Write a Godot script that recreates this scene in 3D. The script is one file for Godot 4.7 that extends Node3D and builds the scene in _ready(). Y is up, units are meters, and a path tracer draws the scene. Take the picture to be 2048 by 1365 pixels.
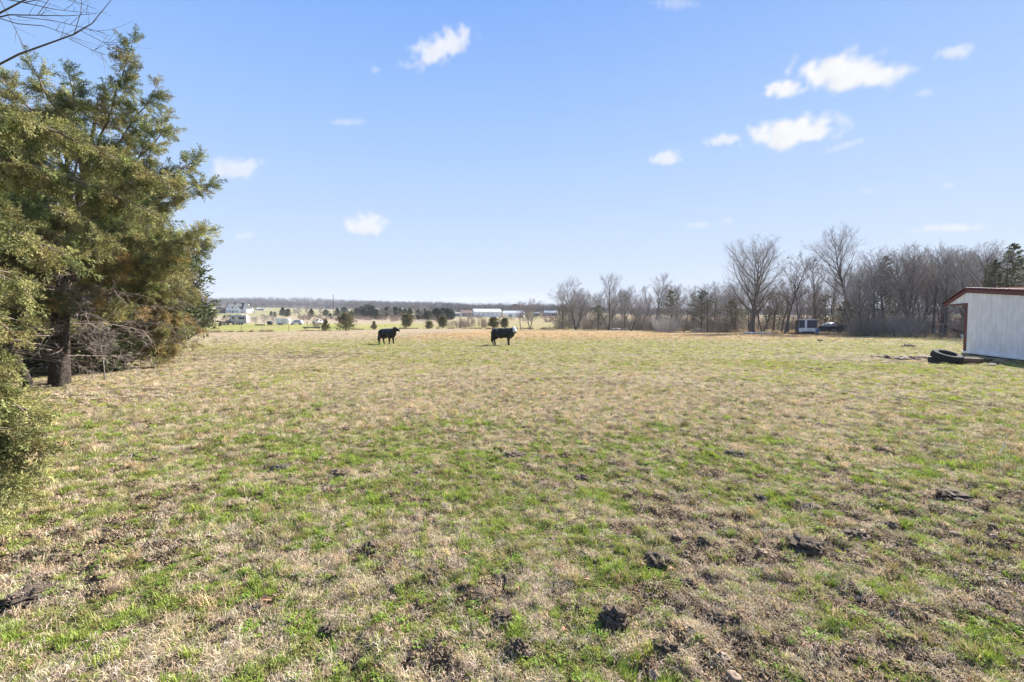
extends Node3D

const TAU_ := TAU
var rng := RandomNumberGenerator.new()
var used := {}
var M := {}
var n_big := FastNoiseLite.new()
var n_mid := FastNoiseLite.new()
var n_fine := FastNoiseLite.new()
var n_soil := FastNoiseLite.new()
var n_lump := FastNoiseLite.new()


func _ready() -> void:
	rng.seed = 20240217
	# camera
	var cam := Camera3D.new()
	cam.name = "camera"
	cam.position = Vector3(0, 1.75, 0)
	cam.rotation_degrees = Vector3(-2.3, 0, 0)
	cam.fov = 73.74
	cam.near = 0.05
	cam.far = 6000.0
	add_child(cam)
	# sky, sun, exposure, haze
	var env := Environment.new()
	env.background_mode = Environment.BG_SKY
	env.tonemap_mode = Environment.TONE_MAPPER_LINEAR
	env.tonemap_exposure = 3.2
	env.fog_enabled = true
	env.fog_density = 0.00018
	env.fog_light_color = Color(0.9, 0.92, 0.97)
	env.sdfgi_enabled = true
	env.ssao_enabled = true
	env.ssil_enabled = true
	var sky := Sky.new()
	var pan := PanoramaSkyMaterial.new()
	pan.panorama = make_sky()
	sky.sky_material = pan
	env.sky = sky
	var we := WorldEnvironment.new()
	we.name = "environment"
	we.environment = env
	add_child(we)
	var sun := DirectionalLight3D.new()
	sun.name = "sun"
	sun.light_energy = 1.6
	sun.light_color = Color(1.0, 0.975, 0.93)
	sun.light_angular_distance = 0.5
	sun.shadow_enabled = true
	var az := deg_to_rad(48.0)
	var el := deg_to_rad(34.0)
	var to_sun := Vector3(sin(az) * cos(el), sin(el), -cos(az) * cos(el))
	sun.basis = Basis.looking_at(-to_sun, Vector3.UP)
	add_child(sun)
	# noise fields, materials
	setup_noise()
	setup_materials()
	# the place
	build_ground()
	build_far_hills()
	build_far_trees()
	build_treeline()
	build_cedar_row()
	build_shed()
	build_farm_buildings()
	build_fence()
	build_vehicles()
	build_equipment()
	build_cattle()
	build_small_things()
	build_grass()


# ---------------------------------------------------------------- helpers
func numbered(called: String) -> String:
	var k: int = used.get(called, 0)
	used[called] = k + 1
	return called if k == 0 else "%s_%03d" % [called, k]


func tag(o: Node3D, label: String, category: String, group := "", kind := "") -> Node3D:
	if label:
		o.set_meta("label", label)
	if category:
		o.set_meta("category", category)
	if group:
		o.set_meta("group", group)
	if kind:
		o.set_meta("kind", kind)
	return o


func thing(called: String, label: String, category: String, at := Vector3.ZERO, turn := 0.0, group := "") -> Node3D:
	var o := Node3D.new()
	o.name = numbered(called)
	o.position = at
	o.rotation.y = turn
	add_child(o)
	tag(o, label, category, group)
	return o


func obj(called: String, mesh: Mesh, material: Material, parent: Node = null) -> MeshInstance3D:
	var o := MeshInstance3D.new()
	o.mesh = mesh
	o.material_override = material
	if parent == null:
		o.name = numbered(called)
		add_child(o)
	else:
		o.name = called
		var k := 0
		while parent.has_node(NodePath(o.name)):
			k += 1
			o.name = "%s_%03d" % [called, k]
		parent.add_child(o, true)
	return o


func many(called: String, mesh: Mesh, material: Material, where: Array, tints: Array, parent: Node = null) -> MultiMeshInstance3D:
	var mm := MultiMesh.new()
	mm.transform_format = MultiMesh.TRANSFORM_3D
	mm.use_colors = true
	mm.mesh = mesh
	mm.instance_count = where.size()
	for i in where.size():
		mm.set_instance_transform(i, where[i])
		mm.set_instance_color(i, tints[i])
	var o := MultiMeshInstance3D.new()
	o.multimesh = mm
	o.material_override = material
	o.set_meta("kind", "stuff")
	if parent == null:
		o.name = numbered(called)
		add_child(o)
	else:
		o.name = called
		parent.add_child(o, true)
	return o


func copy_of(o: Node3D, at: Vector3, turn: float, size: float, label: String, group := "") -> Node3D:
	var base_name := String(o.name)
	var cut := base_name.rfind("_")
	if cut > 0 and base_name.substr(cut + 1).is_valid_int():
		base_name = base_name.substr(0, cut)
	var c: Node3D = o.duplicate()
	c.name = numbered(base_name)
	add_child(c)
	c.position = at
	c.rotation = Vector3(0, turn, 0)
	c.scale = Vector3.ONE * size
	c.set_meta("label", label)
	if group:
		c.set_meta("group", group)
	return c


func rnd(a: float, b: float) -> float:
	return rng.randf_range(a, b)


func lin(r: float, g: float, b: float) -> Color:
	return Color(r, g, b).linear_to_srgb()


# a point of the place: x pixels of the photograph at a given distance ahead, standing on the ground
func px_x(px: float, d: float) -> float:
	return (px - 1024.0) / 910.0 * d


func on_ground(x: float, d: float, lift := 0.0) -> Vector3:
	return Vector3(x, ground_height(x, d) + lift, -d)


class MB:
	var v := PackedVector3Array()
	var n := PackedVector3Array()
	var c := PackedColorArray()
	var ix := PackedInt32Array()

	# corners counter-clockwise seen from outside
	func tri(a: Vector3, b: Vector3, d: Vector3, col := Color.WHITE) -> void:
		var nn := (b - a).cross(d - a).normalized()
		var k := v.size()
		v.append(a); v.append(b); v.append(d)
		n.append(nn); n.append(nn); n.append(nn)
		c.append(col); c.append(col); c.append(col)
		ix.append(k); ix.append(k + 2); ix.append(k + 1)

	func quad(a: Vector3, b: Vector3, d: Vector3, e: Vector3, col := Color.WHITE) -> void:
		var nn := (b - a).cross(d - a)
		if nn.length_squared() < 1e-14:
			nn = (d - a).cross(e - a)
		nn = nn.normalized()
		var k := v.size()
		v.append(a); v.append(b); v.append(d); v.append(e)
		for i in 4:
			n.append(nn)
			c.append(col)
		ix.append_array([k, k + 2, k + 1, k, k + 3, k + 2])

	func poly(p: Array, col := Color.WHITE) -> void:
		for i in range(1, p.size() - 1):
			tri(p[0], p[i], p[i + 1], col)

	# chamfered box
	func box(at: Vector3, size: Vector3, bevel := 0.0, b := Basis(), col := Color.WHITE) -> void:
		var h := size / 2.0
		var e := minf(bevel, minf(h.x, minf(h.y, h.z)) * 0.45)
		if e <= 0.0:
			for ax in 3:
				for s in [-1.0, 1.0]:
					var p := []
					var u := (ax + 1) % 3
					var w := (ax + 2) % 3
					for q in [[-1, -1], [1, -1], [1, 1], [-1, 1]]:
						var r := Vector3.ZERO
						r[ax] = s * h[ax]
						r[u] = q[0] * h[u]
						r[w] = q[1] * h[w]
						p.append(at + b * r)
					if s < 0:
						p.reverse()
					quad(p[0], p[1], p[2], p[3], col)
			return
		var face := func(ax: int, sx: float, sy: float, sz: float) -> Vector3:
			var r := Vector3(sx * (h.x - e), sy * (h.y - e), sz * (h.z - e))
			r[ax] = [sx, sy, sz][ax] * h[ax]
			return at + b * r
		for ax in 3:
			var u := (ax + 1) % 3
			var w := (ax + 2) % 3
			for s in [-1.0, 1.0]:
				var p := []
				for q in [[-1.0, -1.0], [1.0, -1.0], [1.0, 1.0], [-1.0, 1.0]]:
					var t := [0.0, 0.0, 0.0]
					t[ax] = s
					t[u] = q[0]
					t[w] = q[1]
					p.append(face.call(ax, t[0], t[1], t[2]))
				if s < 0:
					p.reverse()
				quad(p[0], p[1], p[2], p[3], col)
			# edges along ax
			for su in [-1.0, 1.0]:
				for sw in [-1.0, 1.0]:
					var t0 := [0.0, 0.0, 0.0]
					var t1 := [0.0, 0.0, 0.0]
					t0[ax] = -1.0; t0[u] = su; t0[w] = sw
					t1[ax] = 1.0; t1[u] = su; t1[w] = sw
					var p0: Vector3 = face.call(u, t0[0], t0[1], t0[2])
					var p1: Vector3 = face.call(u, t1[0], t1[1], t1[2])
					var p2: Vector3 = face.call(w, t1[0], t1[1], t1[2])
					var p3: Vector3 = face.call(w, t0[0], t0[1], t0[2])
					if su * sw > 0:
						quad(p3, p2, p1, p0, col)
					else:
						quad(p0, p1, p2, p3, col)
		for sx in [-1.0, 1.0]:
			for sy in [-1.0, 1.0]:
				for sz in [-1.0, 1.0]:
					var a: Vector3 = face.call(0, sx, sy, sz)
					var d: Vector3 = face.call(1, sx, sy, sz)
					var g: Vector3 = face.call(2, sx, sy, sz)
					if sx * sy * sz > 0:
						tri(a, d, g, col)
					else:
						tri(a, g, d, col)

	func tube(p: PackedVector3Array, r: PackedFloat32Array, sides: int, col := Color.WHITE, capped := false) -> void:
		var k := v.size()
		var m := p.size()
		var side := Vector3.ZERO
		for i in m:
			var t := (p[mini(i + 1, m - 1)] - p[maxi(i - 1, 0)]).normalized()
			if i == 0:
				side = t.cross(Vector3.UP if absf(t.y) < 0.9 else Vector3.RIGHT).normalized()
			else:
				side = (side - t * side.dot(t)).normalized()
			var other := t.cross(side)
			for j in sides:
				var a := TAU * j / sides
				var o := side * cos(a) + other * sin(a)
				v.append(p[i] + o * r[i])
				n.append(o)
				c.append(col)
		for i in m - 1:
			for j in sides:
				var a := k + i * sides + j
				var b := k + i * sides + (j + 1) % sides
				ix.append_array([a, a + sides, b, b, a + sides, b + sides])
		if capped:
			for e in [0, m - 1]:
				var ring := []
				for j in sides:
					ring.append(v[k + e * sides + j])
				if e == 0:
					ring.reverse()
				poly(ring, col)

	func bar(a: Vector3, b: Vector3, r: float, sides := 6, col := Color.WHITE) -> void:
		tube(PackedVector3Array([a, b]), PackedFloat32Array([r, r]), sides, col, true)

	# a leaf-like sliver
	func blade(a: Vector3, b: Vector3, w: Vector3, col := Color.WHITE) -> void:
		var nn := (b - a).cross(w).normalized()
		var k := v.size()
		v.append(a - w); v.append(a + w); v.append(b)
		for i in 3:
			n.append(-nn)
			c.append(col)
		ix.append_array([k, k + 2, k + 1])

	# profile of (radius, height) turned round the y axis
	func lathe(prof: Array, sides: int, col := Color.WHITE, b := Transform3D()) -> void:
		var k := v.size()
		var m := prof.size()
		for i in m:
			var t: Vector2 = prof[mini(i + 1, m - 1)] - prof[maxi(i - 1, 0)]
			var nn := Vector2(t.y, -t.x).normalized()
			for j in sides:
				var a := TAU * j / sides
				v.append(b * Vector3(prof[i].x * cos(a), prof[i].y, prof[i].x * sin(a)))
				n.append((b.basis * Vector3(nn.x * cos(a), nn.y, nn.x * sin(a))).normalized())
				c.append(col)
		for i in m - 1:
			for j in sides:
				var p := k + i * sides + j
				var q := k + i * sides + (j + 1) % sides
				ix.append_array([p, q, p + sides, q, q + sides, p + sides])

	# a lumpy ball
	func lump(at: Vector3, size: Vector3, noise: FastNoiseLite, rough: float, rings := 8, segs := 12, col := Color.WHITE, seed_at := Vector3.ZERO) -> void:
		var k := v.size()
		var pts := PackedVector3Array()
		for i in rings + 1:
			var f := PI * i / rings
			for j in segs:
				var a := TAU * j / segs
				var dir := Vector3(sin(f) * cos(a), cos(f), sin(f) * sin(a))
				var q := dir * 2.2 + seed_at
				var s := 1.0 + rough * noise.get_noise_3d(q.x, q.y, q.z)
				pts.append(at + Vector3(dir.x * size.x, dir.y * size.y, dir.z * size.z) * s)
		var acc := PackedVector3Array()
		acc.resize(pts.size())
		var idx := PackedInt32Array()
		for i in rings:
			for j in segs:
				var a := i * segs + j
				var b := i * segs + (j + 1) % segs
				for t in [[a, b, a + segs], [b, b + segs, a + segs]]:
					var nn := (pts[t[1]] - pts[t[0]]).cross(pts[t[2]] - pts[t[0]])
					for q in t:
						acc[q] += nn
					idx.append_array([k + t[0], k + t[2], k + t[1]])
		for i in pts.size():
			v.append(pts[i])
			n.append(acc[i].normalized() if acc[i].length_squared() > 1e-20 else (pts[i] - at).normalized())
			c.append(col)
		ix.append_array(idx)

	func done() -> ArrayMesh:
		var a := []
		a.resize(Mesh.ARRAY_MAX)
		a[Mesh.ARRAY_VERTEX] = v
		a[Mesh.ARRAY_NORMAL] = n
		a[Mesh.ARRAY_COLOR] = c
		a[Mesh.ARRAY_INDEX] = ix
		var m := ArrayMesh.new()
		m.add_surface_from_arrays(Mesh.PRIMITIVE_TRIANGLES, a)
		return m


func setup_noise() -> void:
	var k := 0
	for n in [n_big, n_mid, n_fine, n_soil, n_lump]:
		n.seed = 11 + k * 7
		n.noise_type = FastNoiseLite.TYPE_SIMPLEX_SMOOTH
		n.fractal_type = FastNoiseLite.FRACTAL_FBM
		n.fractal_octaves = 3
		n.frequency = 1.0
		k += 1
	n_lump.fractal_octaves = 4


func noise_tex(freq: float, octaves: int, lo: Color, hi: Color, size := 512, sd := 3, cellular := false) -> NoiseTexture2D:
	var n := FastNoiseLite.new()
	n.seed = sd
	n.noise_type = FastNoiseLite.TYPE_CELLULAR if cellular else FastNoiseLite.TYPE_SIMPLEX_SMOOTH
	n.frequency = freq
	n.fractal_octaves = octaves
	var t := NoiseTexture2D.new()
	t.width = size
	t.height = size
	t.seamless = true
	t.noise = n
	var g := Gradient.new()
	g.offsets = PackedFloat32Array([0.2, 0.8])
	g.colors = PackedColorArray([lo, hi])
	t.color_ramp = g
	return t


func plain(c: Color, rough := 0.8, metal := 0.0) -> StandardMaterial3D:
	var m := StandardMaterial3D.new()
	m.albedo_color = c.linear_to_srgb()
	m.roughness = rough
	m.metallic = metal
	return m


func worn(c: Color, tex: Texture2D, scale: float, rough := 0.8, bump: Texture2D = null, bump_cm := 0.3) -> StandardMaterial3D:
	var m := plain(c, rough)
	m.albedo_texture = tex
	m.uv1_triplanar = true
	m.uv1_scale = Vector3.ONE * scale
	if bump:
		m.heightmap_enabled = true
		m.heightmap_texture = bump
		m.heightmap_scale = bump_cm
	return m


func setup_materials() -> void:
	var grey := noise_tex(0.012, 5, Color(0.72, 0.72, 0.72), Color(1, 1, 1), 512, 5)
	var blotch := noise_tex(0.02, 5, Color(0.45, 0.44, 0.42), Color(1, 1, 1), 512, 9)
	var grain := noise_tex(0.06, 4, Color(0.1, 0.1, 0.1), Color(1, 1, 1), 512, 15)
	var faint := noise_tex(0.012, 5, Color(0.93, 0.93, 0.93), Color(1, 1, 1), 256, 6)
	M.grey = grey
	M.blotch = blotch
	M.grain = grain
	var vc := plain(Color(1, 1, 1), 0.9)
	vc.vertex_color_use_as_albedo = true
	M.vc = vc
	var gl := plain(Color(1, 1, 1), 0.75)
	gl.vertex_color_use_as_albedo = true
	gl.backlight_enabled = true
	gl.backlight = Color(0.75, 0.75, 0.7)
	gl.metallic_specular = 0.35
	M.leafy = gl
	var ced := plain(Color(1, 1, 1), 0.75)
	ced.vertex_color_use_as_albedo = true
	ced.backlight_enabled = true
	ced.backlight = Color(0.6, 0.6, 0.55)
	ced.metallic_specular = 0.4
	M.cedar = ced
	M.bark = worn(Color(0.115, 0.09, 0.075), blotch, 1.2, 0.95, grain, 3.0)
	M.grey_bark = worn(Color(0.22, 0.19, 0.165), blotch, 0.6, 0.95)
	var tw := plain(Color(1, 1, 1), 0.9)
	tw.vertex_color_use_as_albedo = true
	M.twig = tw
	M.white_steel = worn(Color(0.87, 0.83, 0.80), faint, 0.35, 0.5)
	M.red_steel = worn(Color(0.15, 0.022, 0.026), grey, 0.6, 0.6)
	M.red_roof = worn(Color(0.10, 0.016, 0.02), grey, 0.6, 0.95)
	M.red_roof.metallic_specular = 0.1
	M.rust = worn(Color(0.2, 0.085, 0.045), blotch, 1.5, 0.9)
	M.galv = worn(Color(0.42, 0.43, 0.45), blotch, 1.2, 0.5)
	M.rubber = worn(Color(0.085, 0.083, 0.08), blotch, 1.5, 0.9, grain, 0.4)
	M.rubber.metallic_specular = 0.3
	M.dark = plain(Color(0.02, 0.02, 0.022), 0.6)
	M.glass = plain(Color(0.03, 0.04, 0.05), 0.1)
	M.white = worn(Color(0.85, 0.845, 0.83), faint, 0.5, 0.5)
	M.offwhite = worn(Color(0.6, 0.58, 0.53), blotch, 0.7, 0.6)
	M.soil = worn(Color(0.31, 0.235, 0.17), blotch, 9.0, 1.0, grain, 1.2)
	M.dung = worn(Color(0.36, 0.27, 0.2), blotch, 8.0, 1.0, grain, 1.0)
	M.wood = worn(Color(0.33, 0.22, 0.13), blotch, 4.0, 0.9, grain, 0.6)


# ---------------------------------------------------------------- sky
func make_sky() -> ImageTexture:
	var w := 2048
	var h := 1024
	var data := PackedFloat32Array()
	data.resize(w * h * 3)
	var n := FastNoiseLite.new()
	n.seed = 4
	n.noise_type = FastNoiseLite.TYPE_SIMPLEX_SMOOTH
	n.frequency = 1.0
	n.fractal_octaves = 4
	# clouds: azimuth, height, half width, half height (degrees), tilt, strength
	var list := []
	for q in [[1690, 150, 108, 46, 0.1, 1.0], [1567, 180, 42, 22, 0.0, 1.0], [1582, 268, 92, 40, -0.12, 1.0], [882, 98, 84, 32, -0.36, 0.85], [1333, 318, 36, 18, 0.0, 0.75], [1445, 281, 40, 15, -0.1, 0.7],
			[470, 340, 62, 28, -0.1, 0.62], [732, 453, 54, 28, 0.0, 0.8], [1912, 106, 34, 17, -0.1, 0.6], [1900, 457, 66, 10, 0.0, 0.6], [695, 245, 40, 8, 0.0, 0.35], [1690, 293, 42, 10, -0.35, 0.35],
			[1852, 187, 18, 10, 0.0, 0.35], [752, 140, 14, 7, 0.0, 0.3], [490, 472, 26, 10, -0.2, 0.35], [1395, 451, 30, 9, 0.0, 0.35], [1455, 443, 18, 8, 0.0, 0.3], [1900, 371, 16, 7, 0.0, 0.3], [1735, 384, 20, 9, 0.0, 0.22],
			[1350, 8, 50, 14, 0.0, 0.25], [820, 604, 60, 6, 0.0, 0.45], [940, 600, 80, 7, 0.0, 0.45], [1060, 596, 90, 8, 0.0, 0.4], [1240, 465, 14, 6, 0.0, 0.2]]:
		var dir := Vector3((q[0] - 1024.0) / 910.0, (682.5 - q[1]) / 910.0, -1.0).rotated(Vector3.RIGHT, deg_to_rad(-2.3)).normalized()
		var az := atan2(dir.x, -dir.z)
		var el := asin(dir.y)
		var dist := sqrt(1.0 + pow((q[0] - 1024.0) / 910.0, 2) + pow((682.5 - q[1]) / 910.0, 2))
		list.append([az, el, q[2] / 910.0 / dist, q[3] / 910.0 / dist, q[4] + atan(tan(el) * sin(az)), q[5]])
	var r := RandomNumberGenerator.new()
	r.seed = 77
	for i in 60:
		var az := r.randf_range(1.0, TAU - 1.0)
		var el := r.randf_range(0.12, 1.1)
		var s := r.randf_range(0.02, 0.09)
		list.append([az if az < PI else az - TAU, el, s * r.randf_range(1.0, 1.6), s * r.randf_range(0.4, 0.7), r.randf_range(-0.3, 0.3), r.randf_range(0.3, 1.0)])
	# colour by height: sine of elevation -> linear radiance
	var hs := [0.0, 0.05, 0.16, 0.355, 0.58, 0.8, 1.0]
	var cs := [Color(0.79, 0.85, 0.97), Color(0.71, 0.805, 0.955), Color(0.575, 0.735, 0.985), Color(0.36, 0.588, 0.985), Color(0.172, 0.402, 0.965), Color(0.14, 0.34, 0.86), Color(0.12, 0.30, 0.80)]
	for y in h:
		var el := PI * (0.5 - (y + 0.5) / h)
		var s := sin(el)
		var c := Color(0.4, 0.36, 0.27)
		if s >= 0:
			var k := 0
			while k < hs.size() - 2 and s > hs[k + 1]:
				k += 1
			var t: float = (s - hs[k]) / (hs[k + 1] - hs[k])
			c = cs[k].lerp(cs[k + 1], clampf(t, 0, 1))
		for x in w:
			var az := TAU * (x + 0.5) / w
			var warm := 0.0
			if s >= 0:
				warm = pow(0.5 + 0.5 * cos(az - 0.84), 2.0)
			var m := warm * 0.10
			var i := (y * w + x) * 3
			data[i] = c.r + (1.0 - c.r) * m
			data[i + 1] = c.g + (1.0 - c.g) * m
			data[i + 2] = c.b + (1.0 - c.b) * m * 0.5
	for cl in list:
		var ce: float = cos(cl[1])
		var rx: float = cl[2] * 1.7
		var ry: float = cl[3] * 1.9 + cl[2] * absf(sin(cl[4])) * 1.2
		var y0 := int((0.5 - (cl[1] + ry) / PI) * h)
		var y1 := int((0.5 - (cl[1] - ry) / PI) * h)
		var x0 := int((cl[0] - rx / ce) / TAU * w)
		var x1 := int((cl[0] + rx / ce) / TAU * w)
		for y in range(maxi(y0, 0), mini(y1 + 1, h / 2)):
			for x in range(x0, x1 + 1):
				var u: float = ((x + 0.5) / w * TAU - cl[0]) * ce
				var v: float = PI * (0.5 - (y + 0.5) / h) - cl[1]
				var ct := cos(cl[4])
				var st := sin(cl[4])
				var a: float = (u * ct - v * st) / cl[2]
				var b: float = (u * st + v * ct) / cl[3]
				var f := 1.0 / maxf(cl[2], 0.03)
				var sx: float = u * 1.4 / maxf(cl[3], 0.012)
				var sy: float = v * 1.4 / maxf(cl[3], 0.012)
				var q := 1.0 - sqrt(a * a + b * b * (1.0 if b > 0 else 1.7)) + 0.5 * n.get_noise_2d(sx * 0.7 + cl[0] * 91.0, sy * 0.7 + cl[1] * 57.0)
				var al: float = smoothstep(0.0, 0.6, q) * cl[5]
				if al <= 0.0:
					continue
				var i := (y * w + posmod(x, w)) * 3
				var lit := 0.95 + 0.07 * n.get_noise_2d(sx + 40.0, sy) - 0.07 * smoothstep(0.0, 0.9, -b)
				data[i] = lerpf(data[i], 0.99 * lit, al)
				data[i + 1] = lerpf(data[i + 1], 1.0 * lit, al)
				data[i + 2] = lerpf(data[i + 2], 1.03 * lit, al)
	# the picture is exposed for the grass: the sky's radiance is what that exposure turns into its blue
	for i in data.size():
		data[i] /= 3.2
	return ImageTexture.create_from_image(Image.create_from_data(w, h, false, Image.FORMAT_RGBF, data.to_byte_array()))


# ---------------------------------------------------------------- ground
func ease(a: float, b: float, t: float) -> float:
	return smoothstep(a, b, t)


func land(x: float, d: float) -> float:
	if d < 105.0:
		return 0.0
	var ds := [105.0, 130.0, 165.0, 250.0, 350.0, 450.0, 600.0, 900.0, 1300.0, 2500.0, 4000.0]
	var es := [0.0, 0.2, 1.05, 3.2, 6.8, 11.0, 18.5, 31.0, 54.0, 62.0, 60.0]
	var k := 0
	while k < ds.size() - 2 and d > ds[k + 1]:
		k += 1
	var t: float = clampf((d - ds[k]) / (ds[k + 1] - ds[k]), 0, 1)
	var e := lerpf(es[k], es[k + 1], t)
	e *= lerpf(1.0, 0.76, smoothstep(-220.0, -60.0, x) * smoothstep(180.0, 400.0, d))
	e *= lerpf(1.0, 0.7, smoothstep(60.0, 260.0, x))
	e *= lerpf(1.0, lerpf(1.14, 0.92, smoothstep(-720.0, -250.0, x)), smoothstep(700.0, 1100.0, d))
	if d > 180.0:
		e += n_big.get_noise_2d(x * 0.004, d * 0.004) * minf(d * 0.004, 5.0)
	return e


func ground_height(x: float, d: float) -> float:
	var e := land(x, d)
	var r := sqrt(x * x + d * d)
	if r < 80.0:
		e += 0.05 * n_mid.get_noise_2d(x * 0.35, d * 0.35) * smoothstep(80.0, 40.0, r)
	if r < 16.0:
		var s := soil_at(x, d)
		e += (0.03 + 0.035 * s) * n_soil.get_noise_2d(x * 3.4, d * 3.4) + (0.007 + 0.02 * s) * n_fine.get_noise_2d(x * 11.0, d * 11.0)
	return e


func soil_at(x: float, d: float) -> float:
	var b := 0.03
	b += 0.30 * smoothstep(0.6, 1.6, x) * smoothstep(5.6, 4.0, d)
	b += 0.26 * smoothstep(-1.9, -3.0, x) * smoothstep(5.2, 4.2, d) * smoothstep(2.6, 3.0, d)
	b += 0.55 * smoothstep(-6.5, -9.5, x) * smoothstep(8.5, 10.5, d) * smoothstep(34.0, 24.0, d)
	b += 0.35 * smoothstep(13.0, 16.0, x) * smoothstep(19.0, 20.5, d) * smoothstep(26.0, 23.0, d)
	return smoothstep(0.12, 0.42, b + 0.46 * n_soil.get_noise_2d(x * 0.9 + 31.0, d * 0.9) + 0.55 * n_fine.get_noise_2d(x * 2.4, d * 2.4 + 9.0) + 0.28 * n_soil.get_noise_2d(x * 6.0, d * 6.0))


func green_at(x: float, d: float) -> float:
	var g := 0.58
	g += 0.40 * n_big.get_noise_2d(x * 0.22, d * 0.2) + 0.50 * n_mid.get_noise_2d(x * 1.1, d * 1.1) + 0.50 * n_fine.get_noise_2d(x * 3.6, d * 3.6)
	g += 0.14 * smoothstep(7.5, 4.0, d)
	g -= 0.38 * smoothstep(7.5, 9.5, d) * smoothstep(19.0, 14.0, d) * smoothstep(8.5, 3.5, absf(x - 1.0))
	g += 0.45 * smoothstep(15.5, 17.0, d) * smoothstep(22.0, 19.0, d) * smoothstep(8.0, 11.0, x)
	g += 0.14 * smoothstep(22.0, 27.0, d) * smoothstep(46.0, 34.0, d)
	g -= 0.6 * smoothstep(46.0, 60.0, d)
	g -= 0.3 * smoothstep(-14.0, -22.0, x) * smoothstep(28.0, 36.0, d)
	return clampf(g, 0.0, 1.0)


func fence_depth(x: float) -> float:
	var xs := [-70.0, -56.0, -45.5, -40.0, -35.0, -22.0, 5.0, 14.0]
	var dz := [78.0, 82.0, 88.0, 104.0, 114.0, 124.0, 118.0, 113.0]
	if x <= xs[0]:
		return dz[0]
	for k in xs.size() - 1:
		if x < xs[k + 1]:
			return lerpf(dz[k], dz[k + 1], (x - xs[k]) / (xs[k + 1] - xs[k]))
	return 108.0


func ground_color(x: float, d: float) -> Color:
	var r := sqrt(x * x + d * d)
	var g := green_at(x, d)
	var dry := Color(0.42, 0.345, 0.255)
	dry = dry.lerp(Color(0.50, 0.37, 0.21), smoothstep(40.0, 70.0, d) * smoothstep(-16.0, -6.0, x))
	dry = dry.lerp(Color(0.47, 0.375, 0.26), smoothstep(-12.0, -20.0, x) * smoothstep(25.0, 40.0, d))
	var grn := Color(0.20, 0.215, 0.06).lerp(Color(0.36, 0.345, 0.13), smoothstep(10.0, 30.0, r))
	var c := dry.lerp(grn, smoothstep(0.35, 0.75, g))
	var s := soil_at(x, d) if r < 60.0 else 0.0
	c = c.lerp(Color(0.17, 0.122, 0.085), s * (0.9 if r < 14.0 else 0.8))
	if r < 14.0:
		c = c.lerp(Color(0.15, 0.11, 0.075), 0.5)
	# beyond the fence
	if d > 70.0:
		var past := d - fence_depth(x)
		if past > 0.0 and x < 30.0:
			var lawn := Color(0.38, 0.385, 0.125).lerp(Color(0.45, 0.39, 0.2), smoothstep(0.1, 0.4, n_mid.get_noise_2d(x * 0.05, d * 0.03)))
			lawn = lawn.lerp(Color(0.42, 0.35, 0.2), smoothstep(-45.0, -20.0, x) * 0.7)
			c = lawn
			var pale := Color(0.47, 0.385, 0.275)
			pale = pale.lerp(Color(0.40, 0.335, 0.20), smoothstep(-60.0, 0.0, x))
			c = c.lerp(pale, smoothstep(172.0, 184.0, d + 8.0 * n_mid.get_noise_2d(x * 0.03, 1.0)))
			var far_green := Color(0.29, 0.31, 0.115).lerp(pale, 0.5 + 0.5 * n_big.get_noise_2d(x * 0.012, d * 0.01))
			c = c.lerp(far_green, smoothstep(330.0, 345.0, d))
			c = c.lerp(Color(0.17, 0.15, 0.13), smoothstep(820.0, 860.0, d))
		elif d > 75.0:
			c = c.lerp(Color(0.2, 0.16, 0.1), 0.6 * smoothstep(0.0, 12.0, past))
			c = c.lerp(Color(0.17, 0.15, 0.13), smoothstep(820.0, 860.0, d))
	var v := 1.0 + 0.10 * n_fine.get_noise_2d(x * 0.9, d * 0.35)
	return Color(c.r * v, c.g * v, c.b * v)


func build_ground() -> void:
	var rs := PackedFloat32Array([0.0])
	var r := 0.5
	while r < 4200.0:
		rs.append(r)
		r *= 1.009 if r < 14.0 and r > 1.5 else (1.016 if r < 200.0 else 1.03)
	var an := PackedFloat32Array()
	var a := -62.0
	while a < 62.0:
		an.append(a)
		a += 0.4
	while a < 298.0:
		an.append(a)
		a += 4.0
	var m := MB.new()
	var na := an.size()
	for q in rs:
		for t in an:
			var x: float = q * sin(deg_to_rad(t))
			var d: float = q * cos(deg_to_rad(t))
			m.v.append(Vector3(x, ground_height(x, d), -d))
			m.c.append(ground_color(x, d))
	m.n.resize(m.v.size())
	for i in rs.size() - 1:
		for j in na:
			var p := i * na + j
			var q := i * na + (j + 1) % na
			m.ix.append_array([p, p + na, q, q, p + na, q + na])
			var nn := (m.v[q] - m.v[p]).cross(m.v[p + na] - m.v[p])
			if nn.length_squared() < 1e-16:
				nn = Vector3.UP * 1e-6
			if nn.y < 0:
				nn = -nn
			nn = nn.normalized()
			m.n[p] += nn
			m.n[q] += nn
			m.n[p + na] += nn
			m.n[q + na] += nn
	for i in m.n.size():
		m.n[i] = m.n[i].normalized()
	var mat := plain(Color(1, 1, 1), 1.0)
	mat.vertex_color_use_as_albedo = true
	mat.metallic_specular = 0.15
	mat.albedo_texture = noise_tex(0.035, 5, Color(0.62, 0.61, 0.58), Color(1, 1, 1), 1024, 21)
	mat.uv1_triplanar = true
	mat.uv1_world_triplanar = true
	mat.uv1_scale = Vector3.ONE * 0.7
	mat.heightmap_enabled = true
	mat.heightmap_texture = noise_tex(0.06, 5, Color(0, 0, 0), Color(1, 1, 1), 1024, 22)
	mat.heightmap_scale = 2.0
	var o := obj("ground", m.done(), mat)
	tag(o, "rolling pasture ground of short dry grass and bare brown soil", "ground", "", "structure")


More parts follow.
